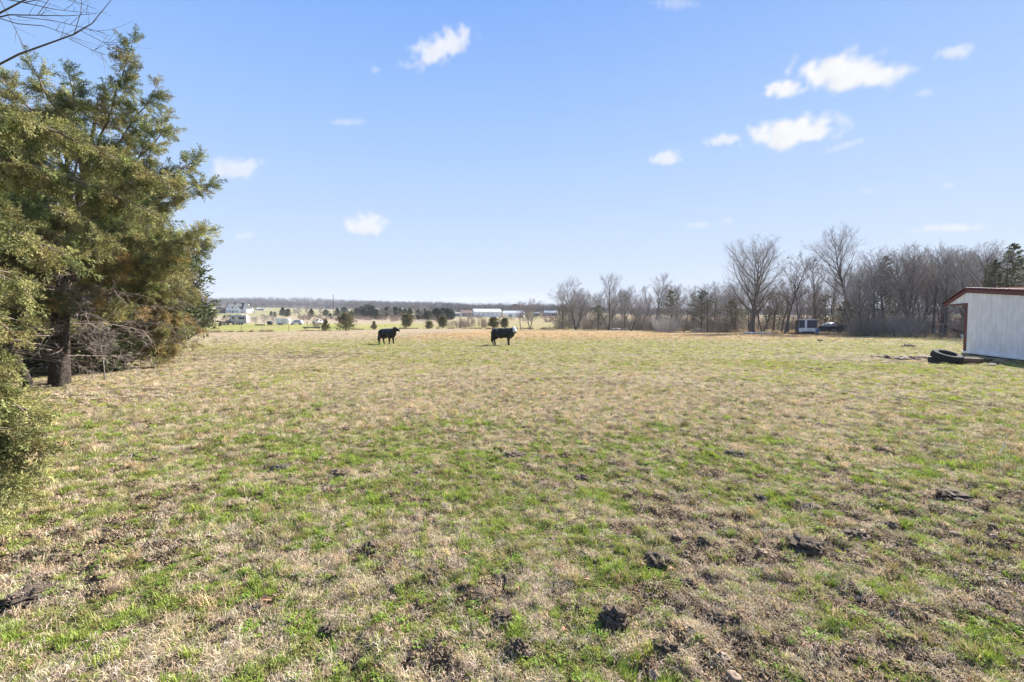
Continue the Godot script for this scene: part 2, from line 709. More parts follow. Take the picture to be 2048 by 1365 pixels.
# ---------------------------------------------------------------- grass
func blade_tuft(count: int, spread: float, lo: float, hi: float, lean: float, wide: float, ca: Color, cb: Color) -> ArrayMesh:
	var m := MB.new()
	for i in count:
		var a := rnd(0, TAU)
		var p := Vector3(cos(a), 0, sin(a)) * spread * sqrt(rng.randf())
		p.y = -0.006
		var b := rnd(0, TAU)
		var out := Vector3(cos(b), 0, sin(b))
		var len := rnd(lo, hi)
		var t := lean * rnd(0.4, 1.2)
		var up1 := (Vector3.UP * cos(t * 0.6) + out * sin(t * 0.6)).normalized()
		var up2 := (Vector3.UP * cos(t * 1.5) + out * sin(t * 1.5)).normalized()
		var w := out.cross(Vector3.UP).rotated(up1, rnd(-0.9, 0.9)) * wide * rnd(0.7, 1.2)
		var mid := p + up1 * len * 0.55
		var tip := mid + up2 * len * 0.45
		if tip.y < 0.002:
			tip.y = rnd(0.003, 0.01)
		var c := ca.lerp(cb, rng.randf())
		m.quad(p - w, p + w, mid + w * 0.75, mid - w * 0.75, c)
		m.blade(mid, tip, w * 0.75, c * 1.08)
	return m.done()


func clover_tuft() -> ArrayMesh:
	var m := MB.new()
	for i in 16:
		var a := rnd(0, TAU)
		var p := Vector3(cos(a), 0, sin(a)) * 0.06 * sqrt(rng.randf()) + Vector3.UP * rnd(0.008, 0.03)
		var c := Color(0.12, 0.22, 0.025).lerp(Color(0.2, 0.27, 0.04), rng.randf())
		var tilt := Basis(Vector3(rnd(-1, 1), 0, rnd(-1, 1)).normalized(), rnd(0.0, 0.6)) * Basis(Vector3.UP, rnd(0, TAU))
		for k in 3:
			var t := tilt * Basis(Vector3.UP, k * TAU / 3.0)
			m.quad(p, p + t * Vector3(0.006, 0.002, 0.006), p + t * Vector3(0.0, 0.001, 0.013), p + t * Vector3(-0.006, 0.002, 0.006), c)
	return m.done()


func litter_flakes() -> ArrayMesh:
	var m := MB.new()
	for i in 9:
		var p := Vector3(rnd(-0.1, 0.1), rnd(0.002, 0.012), rnd(-0.1, 0.1))
		var b := Basis(Vector3.UP, rnd(0, TAU)) * Basis(Vector3.RIGHT, rnd(-0.5, 0.5))
		var l := rnd(0.008, 0.03)
		var w := l * rnd(0.25, 0.5)
		var c := Color(0.22, 0.13, 0.065).lerp(Color(0.40, 0.30, 0.19), rng.randf())
		m.tri(p, p + b * Vector3(w, 0.004, l * 0.5), p + b * Vector3(0, 0, l), c)
		m.tri(p, p + b * Vector3(0, 0, l), p + b * Vector3(-w, 0.006, l * 0.5), c)
	return m.done()


func crumb_cluster() -> ArrayMesh:
	var m := MB.new()
	for i in 14:
		var s := rnd(0.003, 0.011)
		m.lump(Vector3(rnd(-0.09, 0.09), s * 0.3, rnd(-0.09, 0.09)), Vector3(s * rnd(0.9, 1.6), s, s * rnd(0.9, 1.6)), n_lump, 1.3, 4, 5, Color(0.27, 0.195, 0.135).lerp(Color(0.13, 0.092, 0.064), rng.randf()), Vector3(i * 3.1, 2.0, rnd(0, 9)))
	return m.done()


func build_grass() -> void:
	var ga := Color(0.14, 0.215, 0.03)
	var gb := Color(0.36, 0.42, 0.10)
	var da := Color(0.31, 0.235, 0.165)
	var db := Color(0.68, 0.575, 0.445)
	var kinds := {
		"green": [blade_tuft(22, 0.035, 0.03, 0.07, 0.55, 0.0028, ga, gb), blade_tuft(26, 0.05, 0.02, 0.05, 0.8, 0.0026, ga, gb), blade_tuft(20, 0.03, 0.04, 0.10, 0.5, 0.003, ga, gb)],
		"dry": [blade_tuft(26, 0.06, 0.03, 0.09, 1.25, 0.0021, da, db), blade_tuft(26, 0.05, 0.02, 0.06, 1.05, 0.0022, da, db), blade_tuft(22, 0.06, 0.05, 0.13, 1.4, 0.0018, da, db)],
		"mixed": [blade_tuft(24, 0.05, 0.02, 0.05, 0.9, 0.0026, Color(0.21, 0.28, 0.06), Color(0.56, 0.54, 0.28)), blade_tuft(24, 0.05, 0.02, 0.06, 0.8, 0.0026, Color(0.19, 0.28, 0.05), Color(0.48, 0.48, 0.2))],
		"tussock": [blade_tuft(44, 0.06, 0.06, 0.15, 0.7, 0.0022, Color(0.24, 0.18, 0.11), Color(0.62, 0.5, 0.35)), blade_tuft(40, 0.05, 0.05, 0.12, 0.8, 0.0024, Color(0.16, 0.19, 0.04), Color(0.42, 0.36, 0.2))],
		"clover": [clover_tuft()],
		"litter": [litter_flakes(), litter_flakes()],
		"crumb": [crumb_cluster(), crumb_cluster(), crumb_cluster()],
	}
	var put := {}
	for k in kinds:
		put[k] = []
		for i in kinds[k].size():
			put[k].append([[], []])
	# zones: inner and outer radius, how many, size
	for z in [[0.7, 4.0, 26000, 0.66], [4.0, 7.5, 50000, 0.72], [7.5, 13.0, 84000, 0.9], [13.0, 24.0, 102000, 1.25], [24.0, 46.0, 84000, 1.9], [46.0, 82.0, 46000, 2.7]]:
		for i in z[2]:
			var r := sqrt(lerpf(z[0] * z[0], z[1] * z[1], rng.randf()))
			var t := rnd(-1.32, 1.32)
			var x := r * sin(t)
			var d := r * cos(t)
			var s := soil_at(x, d)
			var g := green_at(x, d)
			var u := rng.randf()
			var kind := "mixed"
			if rng.randf() < s * 0.78:
				kind = "crumb" if (u < 0.5 and r < 14.0) else ("litter" if u < 0.68 and r < 14.0 else "dry")
				if u < (0.35 if r < 14.0 else 0.6) and rng.randf() < 0.75:
					continue
			else:
				var q := g + rnd(-0.5, 0.5) + 0.25 * n_fine.get_noise_2d(x * 9.0, d * 9.0)
				kind = "green" if q > 0.60 else ("mixed" if q > 0.42 else "dry")
				if u < 0.06 and r < 14.0:
					kind = "litter"
				elif u > (0.972 if r < 7.0 else 0.945) and r > 3.0:
					kind = "tussock"
				elif u < 0.11 and r < 10.0 and g > 0.5:
					kind = "clover"
			var list: Array = put[kind]
			var w: Array = list[rng.randi() % list.size()]
			var size: float = z[3] * rnd(0.65, 1.3)
			if kind == "green":
				size *= lerpf(0.5, 1.15, smoothstep(-0.1, 0.5, n_mid.get_noise_2d(x * 1.6, d * 1.6)))
			var b := (Basis(Vector3(rnd(-1, 1), 0, rnd(-1, 1)).normalized(), rnd(0, 0.25)) * Basis(Vector3.UP, rnd(0, TAU))).scaled(Vector3(size, size * (1.0 if r < 13.0 else (0.7 if r < 24.0 else 0.45)), size))
			w[0].append(Transform3D(b, Vector3(x, ground_height(x, d), -d)))
			var v := rnd(0.8, 1.32) if r < 6.0 else rnd(0.7, 1.5)
			if r > 6.0 and rng.randf() < 0.07:
				v *= 0.45
			var tint := Color(v * rnd(0.9, 1.12), v, v * rnd(0.8, 1.1))
			if kind != "green" and d > 44.0 and x > -14.0:
				tint = Color(tint.r * 1.08, tint.g * 0.9, tint.b * 0.72)
			if kind == "green" and r > 12.0:
				tint = Color(tint.r * 1.3, tint.g * 1.15, tint.b)
			w[1].append(tint)
	var names := {"tussock": ["grass_tussocks", "taller brownish tussocks standing out of the cropped pasture", "grass"], "green": ["green_grass", "bright green tufts of young grass scattered over the whole pasture", "grass"], "dry": ["dry_grass", "flattened tan dead grass lying across the pasture", "grass"],
		"mixed": ["pasture_grass", "cropped yellowish green grass mixed with dead blades on the pasture", "grass"], "clover": ["ground_clover", "tiny round leaved clover low in the near green grass", "clover"],
		"litter": ["leaf_litter", "small brown flakes of leaf litter on the near ground", "leaf litter"], "crumb": ["soil_crumbs", "loose crumbs of brown soil on the bare near ground", "soil"]}
	for k in kinds:
		var home: MultiMeshInstance3D = null
		for i in kinds[k].size():
			if put[k][i][0].is_empty():
				continue
			var o := many(names[k][0], kinds[k][i], M.vc if k == "crumb" else M.leafy, put[k][i][0], put[k][i][1], home)
			if home == null:
				tag(o, names[k][1], names[k][2])
				home = o


# ---------------------------------------------------------------- trees
func perp(d: Vector3, a: float) -> Vector3:
	var s := d.cross(Vector3.UP if absf(d.y) < 0.95 else Vector3.RIGHT).normalized()
	return s.rotated(d, a)


func wander(p: Vector3, dir: Vector3, len: float, segs: int, bend: float, lift: float) -> PackedVector3Array:
	var o := PackedVector3Array([p])
	var d := dir
	for i in segs:
		d = (d + Vector3(rnd(-bend, bend), rnd(-bend, bend) + lift, rnd(-bend, bend))).normalized()
		p += d * len / segs
		o.append(p)
	return o


func taper(r0: float, r1: float, n: int) -> PackedFloat32Array:
	var o := PackedFloat32Array()
	for i in n:
		o.append(lerpf(r0, r1, float(i) / (n - 1)))
	return o


func along(p: PackedVector3Array, t: float) -> Vector3:
	var f := clampf(t, 0, 0.999) * (p.size() - 1)
	var i := int(f)
	return p[i].lerp(p[i + 1], f - i)


func heading(p: PackedVector3Array, t: float) -> Vector3:
	var i := int(clampf(t, 0, 0.999) * (p.size() - 1))
	return (p[i + 1] - p[i]).normalized()


# A bare tree: [trunk mesh, crown mesh]. how: fork (share of height where limbs begin), limbs, angle, reach, lift, stems, twigs, leaves
func bare_tree(h: float, r: float, how := {}) -> Array:
	var trunk := MB.new()
	var crown := MB.new()
	var bark := Color(0.19, 0.17, 0.153)
	var twig_a := Color(0.215, 0.19, 0.175)
	var twig_b := Color(0.40, 0.36, 0.33)
	var fork: float = how.get("fork", 0.25)
	var limbs: int = how.get("limbs", 13)
	var ang: float = how.get("angle", 0.75)
	var reach: float = how.get("reach", 0.42)
	var lift: float = how.get("lift", 0.06)
	var twigs: int = how.get("twigs", 5)
	var wide: float = how.get("wide", 0.011)
	var stems: int = how.get("stems", 1)
	for s in stems:
		var lean := Vector3(rnd(-0.1, 0.1), 1, rnd(-0.1, 0.1))
		if stems > 1:
			lean = Vector3(cos(s * TAU / stems + 0.5) * 0.32, 1, sin(s * TAU / stems + 0.5) * 0.32)
		if how.has("lean"):
			lean += how.lean
		var base := Vector3.ZERO if stems == 1 else Vector3(lean.x, 0, lean.z) * r * 1.2
		base.y = -0.1
		var hh := h * (1.0 if s == 0 else rnd(0.75, 0.95))
		var st := wander(base, lean.normalized(), hh * 0.97, 9, 0.07, 0.04)
		var rr := r * (1.0 if stems == 1 else 0.7)
		var rad := taper(rr, rr * 0.07, st.size())
		rad[0] *= 1.35
		trunk.tube(st, rad, 8, bark)
		for i in limbs:
			var t := fork + (0.97 - fork) * pow((i + rng.randf()) / limbs, 0.9)
			var d := heading(st, t)
			var out := perp(d, i * 2.4 + rnd(-0.4, 0.4))
			var a := ang * rnd(0.75, 1.2)
			var dir := (d * cos(a) + out * sin(a)).normalized()
			var prof := sin(PI * clampf(0.25 + 0.75 * (t - fork) / (1.0 - fork), 0, 1)) if how.get("round", true) else 1.0 - 0.75 * (t - fork) / (1.0 - fork)
			var l1: float = hh * reach * (0.35 + 0.65 * prof) * rnd(0.8, 1.15)
			var lr: float = rr * 0.46 * (1.0 - 0.75 * t) + 0.008
			var b1 := wander(along(st, t), dir, l1, 6, 0.13, lift)
			trunk.tube(b1, taper(lr, lr * 0.18, b1.size()), 5, bark)
			var kids := int(4 + l1 * 1.3)
			for j in kids:
				var t2 := 0.18 + 0.8 * (j + rng.randf()) / kids
				var d2 := heading(b1, t2)
				var o2 := perp(d2, rnd(0, TAU))
				var dir2 := (d2 * 0.8 + o2 * 0.62 + Vector3.UP * 0.12).normalized()
				var l2: float = l1 * rnd(0.28, 0.5) * (1.15 - 0.6 * t2) + 0.25
				var b2 := wander(along(b1, t2), dir2, l2, 4, 0.16, lift)
				var br := maxf(lr * (1.0 - t2 * 0.8) * 0.45, wide * 0.9)
				crown.tube(b2, taper(br, wide * 0.5, b2.size()), 3, twig_a)
				var kids3 := 4 + int(l2 * 1.2)
				for k in kids3:
					var t3 := 0.12 + 0.88 * (k + rng.randf()) / kids3
					var d3 := heading(b2, t3)
					var dir3 := (d3 * 0.8 + perp(d3, rnd(0, TAU)) * 0.6 + Vector3.UP * 0.15).normalized()
					var l3 := l2 * rnd(0.3, 0.55) + 0.15
					var p3 := along(b2, t3)
					var e3 := p3 + dir3 * l3
					var tc := twig_a.lerp(twig_b, rng.randf())
					crown.blade(p3, e3, perp(dir3, rnd(0, TAU)) * wide * 0.75, tc)
					for q in twigs:
						var p4 := p3.lerp(e3, rnd(0.15, 0.95))
						var dir4 := (dir3 * 0.75 + perp(dir3, rnd(0, TAU)) * 0.65 + Vector3.UP * 0.12).normalized()
						crown.blade(p4, p4 + dir4 * l3 * rnd(0.35, 0.75), perp(dir4, rnd(0, TAU)) * wide * 0.55, tc)
					if how.has("leaves") and rng.randf() < how.leaves * t2:
						for q in 5:
							var pl := p3.lerp(e3, rng.randf()) + Vector3(rnd(-0.15, 0.15), rnd(-0.15, 0.15), rnd(-0.15, 0.15))
							var ld := Vector3(rnd(-1, 1), rnd(-1, 0.2), rnd(-1, 1)).normalized()
							crown.blade(pl, pl + ld * 0.16, perp(ld, rnd(0, TAU)) * 0.06, Color(0.16, 0.085, 0.04))
	return [trunk.done(), crown.done()]


# A brushy mass of bare stems: [stems mesh]
func brush(h: float, w: float, stems: int, ca: Color, cb: Color, wide := 0.010, arch := 0.0) -> ArrayMesh:
	var m := MB.new()
	for i in stems:
		var a := rnd(0, TAU)
		var rr := w * sqrt(rng.randf())
		var p := Vector3(cos(a) * rr * 0.7, -0.05, sin(a) * rr * 0.7)
		var dir := Vector3(cos(a) * rr / w * 0.45 + rnd(-0.15, 0.15), 1, sin(a) * rr / w * 0.45 + rnd(-0.15, 0.15)).normalized()
		var hh := h * rnd(0.45, 1.0)
		var st := wander(p, dir, hh, 4, 0.14, 0.02 - arch)
		var c := ca.lerp(cb, rng.randf())
		m.tube(st, taper(wide * 1.6 * rnd(0.6, 1.8), wide * 0.5, st.size()), 3, c)
		for j in 9:
			var t := rnd(0.15, 0.98)
			var d := heading(st, t)
			var d2 := (d * 0.7 + perp(d, rnd(0, TAU)) * rnd(0.5, 0.9) + Vector3.UP * (0.1 - arch)).normalized()
			var l := hh * rnd(0.14, 0.34)
			var p2 := along(st, t)
			m.blade(p2, p2 + d2 * l, perp(d2, rnd(0, TAU)) * wide * 0.8, c)
			for q in 4:
				var p3 := p2 + d2 * l * rnd(0.2, 0.95)
				var d3 := (d2 * 0.6 + perp(d2, rnd(0, TAU)) * 0.8).normalized()
				m.blade(p3, p3 + d3 * l * rnd(0.3, 0.6), perp(d3, rnd(0, TAU)) * wide * 0.6, c)
	return m.done()


# A cedar seen from afar: [trunk mesh, crown mesh]; shape 0 cone .. 1 round
func cedar_far(h: float, w: float, shape: float, clear: float, clumps: int, tris: int, ca: Color, cb: Color, leaf := 0.16, stems := 1) -> Array:
	var trunk := MB.new()
	var crown := MB.new()
	for s in stems:
		var off := Vector3((s - (stems - 1) * 0.5) * w * 0.22, 0, 0)
		var st := wander(off + Vector3.DOWN * 0.1, Vector3(0, 1, 0), h * 0.8, 5, 0.05, 0.02)
		trunk.tube(st, taper(h * 0.022 + 0.03, 0.02, st.size()), 7, Color(0.12, 0.09, 0.075))
	for i in clumps:
		var t := pow((i + rng.randf()) / clumps, 0.85)
		var prof := lerpf(1.0 - t, sqrt(maxf(0.0, 1.0 - pow(t * 1.9 - 0.75, 2.0) / 1.35)), shape)
		prof = maxf(prof, 0.05)
		var a := i * 2.39996 + rnd(-0.6, 0.6)
		var ln := w * prof * rnd(0.58, 1.18)
		var y0 := h * (clear + (1.0 - clear) * t) * 0.97
		var out := Vector3(cos(a), 0, sin(a))
		var tip := Vector3(0, y0, 0) + out * ln + Vector3.UP * ln * rnd(-0.05, 0.5)
		tip.y = minf(tip.y, h)
		var root := Vector3(0, y0 - ln * 0.15, 0)
		trunk.tube(PackedVector3Array([root, tip]), PackedFloat32Array([h * 0.006 + 0.006, 0.004]), 3, Color(0.12, 0.09, 0.075))
		var tone := ca.lerp(cb, rng.randf())
		for k in tris:
			var f := pow(rng.randf(), 0.55)
			var sp := (0.05 + 0.20 * (1.0 - f * 0.6)) * (ln + 0.3)
			var p := root.lerp(tip, f) + Vector3(rnd(-sp, sp), rnd(-sp, sp) * 0.75, rnd(-sp, sp))
			var d := (out * 0.7 + Vector3(rnd(-0.9, 0.9), rnd(-0.35, 1.0), rnd(-0.9, 0.9))).normalized()
			var l := leaf * rnd(0.6, 1.5)
			var v := rnd(0.8, 1.2)
			crown.blade(p, p + d * l, perp(d, rnd(0, TAU)) * l * 0.24, Color(tone.r * v, tone.g * v, tone.b * v))
	return [trunk.done(), crown.done()]


func plant_tree(called: String, parts: Array, label: String, cat: String, at: Vector3, turn: float, group: String, crown_mat: Material, bark: Material, size := 1.0) -> Node3D:
	var o := thing(called, label, cat, at, turn, group)
	o.scale = Vector3.ONE * size
	obj("trunk", parts[0], bark, o)
	var c := obj("crown", parts[1], crown_mat, o)
	c.set_meta("kind", "stuff")
	return o


func build_far_hills() -> void:
	# bare woods on the hills beyond the fields, one mass
	var protos := []
	for k in 4:
		var m := MB.new()
		var tone: Color = [Color(0.125, 0.11, 0.11), Color(0.155, 0.13, 0.125), Color(0.11, 0.10, 0.105), Color(0.14, 0.125, 0.12)][k]
		m.tube(PackedVector3Array([Vector3.ZERO, Vector3(0.2, 7, 0)]), PackedFloat32Array([0.22, 0.1]), 3, tone * 0.9)
		for i in 130:
			var p := Vector3(rnd(-1, 1), rnd(-1, 1), rnd(-1, 1))
			if p.length() > 1.0:
				continue
			p = Vector3(p.x * 3.6, 8.6 + p.y * 4.6, p.z * 3.6)
			var d := (Vector3(p.x * 0.25, 1.0, p.z * 0.25) + Vector3(rnd(-0.7, 0.7), 0, rnd(-0.7, 0.7))).normalized()
			var v := rnd(0.8, 1.25)
			m.blade(p, p + d * rnd(1.0, 2.2), perp(d, rnd(0, TAU)) * 0.16, Color(tone.r * v, tone.g * v, tone.b * v))
		protos.append(m.done())
	var dark: ArrayMesh = cedar_far(9.0, 3.0, 0.3, 0.1, 26, 9, Color(0.035, 0.05, 0.025), Color(0.06, 0.075, 0.035), 0.9)[1]
	protos.append(dark)
	var where := []
	var tints := []
	for k in 5:
		where.append([])
		tints.append([])
	for i in 15000:
		var d := pow(rng.randf(), 0.8) * 900.0 + 850.0
		var x := rnd(-1.05, 1.0) * d
		if i < 5200:
			d = 850.0 + rnd(0, 60) + 25.0 * n_mid.get_noise_2d(x * 0.01, 3.0)
		var k := rng.randi() % 4
		if rng.randf() < 0.06:
			k = 4
		var s := rnd(0.75, 1.2)
		where[k].append(Transform3D(Basis(Vector3.UP, rnd(0, TAU)).scaled(Vector3.ONE * s), on_ground(x, d, -0.3)))
		var v := rnd(0.85, 1.15)
		tints[k].append(Color(v, v, v))
	var home: MultiMeshInstance3D = null
	for k in 5:
		var o := many("distant_woods", protos[k], M.twig if k < 4 else M.cedar, where[k], tints[k], home)
		if home == null:
			home = o
			tag(o, "hazy grey band of bare woods along the horizon hills", "woods")
	# scrubby brush and leafless trees in the far hedgerows, one mass
	var hedge := [brush(3.4, 1.8, 16, Color(0.17, 0.125, 0.105), Color(0.26, 0.2, 0.165), 0.03), brush(2.2, 1.5, 16, Color(0.2, 0.15, 0.125), Color(0.3, 0.225, 0.18), 0.03)]
	where = [[], []]
	tints = [[], []]
	for i in 330:
		var d := rnd(196.0, 330.0)
		var px := rnd(640, 1130)
		if d > 215.0 and rng.randf() < 0.5:
			continue
		if i % 3 == 0:
			px = rnd(600, 820)
			d = rnd(230.0, 300.0)
		elif i % 3 == 1:
			px = rnd(820, 1110)
			d = rnd(128.0, 150.0)
			if rng.randf() < 0.93:
				continue
		var k := rng.randi() % 2
		var s := rnd(0.5, 1.25)
		where[k].append(Transform3D(Basis(Vector3.UP, rnd(0, TAU)).scaled(Vector3(s * 1.2, s, s * 1.2)), on_ground(px_x(px, d), d)))
		var v := rnd(0.85, 1.25)
		tints[k].append(Color(v, v * 0.97, v * 0.95))
	home = null
	for k in 2:
		var o := many("hedgerow_brush", hedge[k], M.twig, where[k], tints[k], home)
		if home == null:
			home = o
			tag(o, "grey brown leafless brush in the hedgerows beyond the fence", "brush")
	# bare woods standing behind the white barns
	where = [[], [], [], []]
	tints = [[], [], [], []]
	for i in 720:
		var d := rnd(455.0, 640.0)
		var x := px_x(rnd(690, 1180), d)
		if i < 300:
			d = rnd(470.0, 500.0)
			x = px_x(rnd(860, 1140), d)
		var k := rng.randi() % 4
		var s := rnd(0.6, 1.05)
		where[k].append(Transform3D(Basis(Vector3.UP, rnd(0, TAU)).scaled(Vector3(s * 0.9, s, s * 0.9)), on_ground(x, d, -0.3)))
		tints[k].append(Color(0.95, 0.95, 0.95))
	home = null
	for k in 4:
		var o := many("barn_woods", protos[k], M.twig, where[k], tints[k], home)
		if home == null:
			home = o
			tag(o, "bare grey woods rising right behind the white barns", "woods")


func build_far_trees() -> void:
	var dk := Color(0.03, 0.042, 0.022)
	var dk2 := Color(0.062, 0.075, 0.036)
	var wild := [cedar_far(9.0, 3.1, 0.15, 0.04, 70, 30, dk, dk2, 0.6), cedar_far(8.0, 3.3, 0.6, 0.08, 70, 30, dk, dk2, 0.6), cedar_far(7.0, 2.6, 0.4, 0.05, 60, 30, dk, dk2, 0.55)]
	# px, base y, top y, distance
	var list := [
		[429, 632, 620, 0, "small dark evergreen left of the far farmhouse"], [543, 633, 623, 1, "dark rounded evergreen just right of the lone bare tree by the farmhouse"], [550, 635, 624, 2, "dark evergreen leaning beside the rounded one above the white trailer"],
		[566, 633, 615, 0, "tall dark pointed evergreen behind the white enclosed trailer"], [576, 634, 618, 2, "second dark pointed evergreen of the close pair behind the white trailer"],
		[623, 635, 618, 0, "lone cone shaped evergreen above the gap right of the silver car"], [652, 634, 620, 1, "broad dark evergreen left of the utility pole"], [661, 637, 627, 2, "low dark evergreen at the foot of the utility pole"],
		[675, 634, 616, 0, "pointed evergreen just right of the utility pole"], [689, 633, 615, 1, "rounded dark evergreen behind the wide fence cedar"], [703, 636, 622, 2, "short dark evergreen right of the wide fence cedar top"],
		[722, 633, 613, 0, "tall evergreen left end of the far grove above the left cow"], [735, 633, 610, 1, "tallest rounded evergreen of the grove left of the black cow"], [753, 640, 619, 2, "dark evergreen standing low directly above the black cow"],
		[800, 635, 616, 0, "slim pair like evergreen above the round fence cedar"], [810, 636, 618, 2, "slim evergreen beside the round fence cedar top"],
		[856, 642, 622, 1, "left evergreen of the dark clump beside the tan field"], [868, 641, 619, 0, "tallest middle evergreen of the dark clump beside the tan field"], [880, 641, 620, 1, "broad evergreen in the dark clump beside the tan field"],
		[893, 640, 617, 0, "pointed evergreen right of centre in the dark clump by the barns"], [903, 640, 622, 2, "right end evergreen of the dark clump beside the far house"],
		[714, 636, 617, 2, "evergreen at the left foot of the grove left of the left cow"], [728, 637, 616, 0, "pointed evergreen in front of the tallest rounded one"], [744, 637, 612, 2, "evergreen between the tallest rounded one and the low dark one"], [763, 638, 616, 0, "evergreen at the right end of the grove left of the reddish tree"], [774, 636, 615, 1, "dark evergreen behind the broad rusty bare tree"], [790, 638, 614, 2, "evergreen left of the slim pair behind the round fence cedar"], [820, 638, 616, 0, "evergreen right of the round fence cedar's top"], [838, 640, 619, 2, "evergreen between the tall pale bare tree and the dark clump"], [849, 640, 618, 0, "leftmost pointed evergreen of the dark clump by the tan field"], [874, 641, 617, 2, "evergreen in the thick of the dark clump by the tan field"], [886, 640, 616, 0, "tall spire in the right half of the dark clump by the tan field"], [898, 640, 618, 1, "rounded evergreen near the right end of the dark clump"], [1030, 628, 609, 1, "dark evergreen rising behind the right white barn"], [928, 628, 619, 2, "small evergreen behind the red roofed far house"],
	]
	var shown := {}
	for q in list:
		var d := 250.0
		# distance at which the ground shows at that height in the picture
		for step in 400:
			d = 180.0 + step
			if 646.0 - (ground_height(px_x(q[0], d), d) - 1.75) * 910.0 / d <= q[1]:
				break
		var hh: float = (q[1] - q[2]) * d / 910.0
		var k: int = q[3]
		var at := on_ground(px_x(q[0], d), d)
		if shown.has(k):
			copy_of(shown[k], at, rnd(0, TAU), hh / [9.0, 8.0, 7.0][k], q[4]).scale *= Vector3(1.45, 1.0, 1.45)
		else:
			shown[k] = plant_tree("far_evergreen", wild[k], q[4], "tree", at, rnd(0, TAU), "evergreens scattered over the far fields", M.cedar, M.vc, hh / [9.0, 8.0, 7.0][k])
	# leafless far trees
	var nude := [bare_tree(11.0, 0.3, {"wide": 0.05, "fork": 0.2, "angle": 0.9}), bare_tree(10.0, 0.25, {"wide": 0.05, "fork": 0.3})]
	var trees := [[510, 628, 607, 1, "lone bare tree with a straight trunk right of the white farmhouse"], [597, 636, 617, 0, "wide crowned bare tree behind the silver car"], [590, 635, 620, 1, "brownish bare tree right of the dark evergreen pair"],
		[614, 634, 617, 1, "thin bare tree left of the lone cone shaped evergreen"], [641, 634, 617, 1, "grey bare tree between the cone evergreen and the utility pole"], [782, 642, 618, 0, "broad rusty bare tree above the black cow and the round cedar"],
		[828, 640, 609, 1, "tall pale bare tree right of the round fence cedar"], [843, 641, 615, 0, "spreading grey bare tree left of the dark evergreen clump"], [765, 642, 618, 1, "reddish bare tree right of the dark evergreen above the cow"],
		[913, 622, 602, 1, "tall bare tree over the far red roofed house"], [935, 622, 603, 0, "round topped bare tree behind the left white barn roof"], [978, 622, 604, 1, "bare tree behind the right end of the left white barn"], [437, 631, 620, 1, "grey bare tree beside the small evergreen left of the farmhouse"], [527, 626, 615, 0, "pale bare tree below the small metal roofed shed"]]
	shown = {}
	for q in trees:
		var d := 250.0
		for step in 500:
			d = 180.0 + step
			if 646.0 - (ground_height(px_x(q[0], d), d) - 1.75) * 910.0 / d <= q[1]:
				break
		var hh: float = (q[1] - q[2]) * d / 910.0
		var k: int = q[3]
		var at := on_ground(px_x(q[0], d), d)
		if shown.has(k):
			copy_of(shown[k], at, rnd(0, TAU), hh / [11.0, 10.0][k], q[4])
		else:
			shown[k] = plant_tree("far_bare_tree", nude[k], q[4], "tree", at, rnd(0, TAU), "leafless trees scattered over the far fields", M.twig, M.vc, hh / [11.0, 10.0][k])
	# young cedars along the pasture fence
	var yc := Color(0.075, 0.095, 0.035)
	var yc2 := Color(0.19, 0.155, 0.06)
	var young := [cedar_far(4.0, 2.5, 0.75, 0.06, 90, 40, yc, yc2, 0.26), cedar_far(3.4, 1.7, 0.75, 0.16, 80, 40, yc, yc2, 0.24), cedar_far(3.0, 1.4, 0.15, 0.06, 60, 34, yc, yc2, 0.24), cedar_far(2.2, 1.5, 0.8, 0.02, 60, 36, yc, yc2, 0.22)]
	var ylist := [[651, 661, 637, 2, 96.0, 3.0, "narrow cone shaped young cedar beside the wide fence cedar"], [691, 661, 626, 0, 100.0, 4.0, "widest bushy olive cedar at the pasture fence"], [748, 660, 643, 2, 112.0, 3.0, "smallest sparse cedar at the fence behind the black cow"],
		[814, 659, 629, 1, 121.0, 3.4, "round headed cedar on a short trunk right of the black cow"], [858, 658, 643, 3, 122.0, 2.2, "low bushy cedar between the round headed ones"], [885, 658, 633, 1, 122.0, 3.4, "round cedar left of the white faced cow at the fence"],
		[987, 658, 634, 1, 118.0, 3.4, "left cedar of the pair standing behind the white faced cow"], [1009, 658, 636, 1, 118.0, 3.4, "right cedar of the pair standing behind the white faced cow"]]
	shown = {}
	for q in ylist:
		var k: int = q[3]
		var at := on_ground(px_x(q[0], q[4]), q[4])
		var size: float = (q[1] - q[2]) * q[4] / 910.0 / q[5]
		if shown.has(k):
			copy_of(shown[k], at, rnd(0, TAU), size, q[6])
		else:
			shown[k] = plant_tree("fence_cedar", young[k], q[6], "cedar", at, rnd(0, TAU), "young cedars along the pasture fence", M.cedar, M.vc, size)
	# bare bushes before the camper, and two bare trees at the right end of the fence
	var bush := [bare_tree(3.2, 0.07, {"wide": 0.022, "fork": 0.15, "limbs": 12, "angle": 0.8, "reach": 0.5}), bare_tree(3.2, 0.08, {"wide": 0.022, "fork": 0.25, "limbs": 14, "angle": 0.9, "reach": 0.5})]
	var blist := [[451, 633, 0, "leftmost bare bush in front of the dark pickup by the camper"], [472, 637, 1, "bare bush in front of the camper middle"], [510, 636, 1, "round headed bare bush right of the camper"], [529, 632, 1, "bare bush with a straight stem left of the reddish one"],
		[547, 631, 0, "reddish bare bush at the left end of the white enclosed trailer"], [568, 640, 0, "small bare bush in front of the white enclosed trailer"]]
	shown = {}
	for q in blist:
		var d := 152.0
		var k: int = q[2]
		var size: float = (652.0 - q[1]) * d / 910.0 / 3.2
		if shown.has(k):
			copy_of(shown[k], on_ground(px_x(q[0], d), d), rnd(0, TAU), size, q[3])
		else:
			shown[k] = plant_tree("lawn_bush", bush[k], q[3], "bush", on_ground(px_x(q[0], d), d), rnd(0, TAU), "bare bushes on the lawn by the camper", M.twig, M.vc, size)
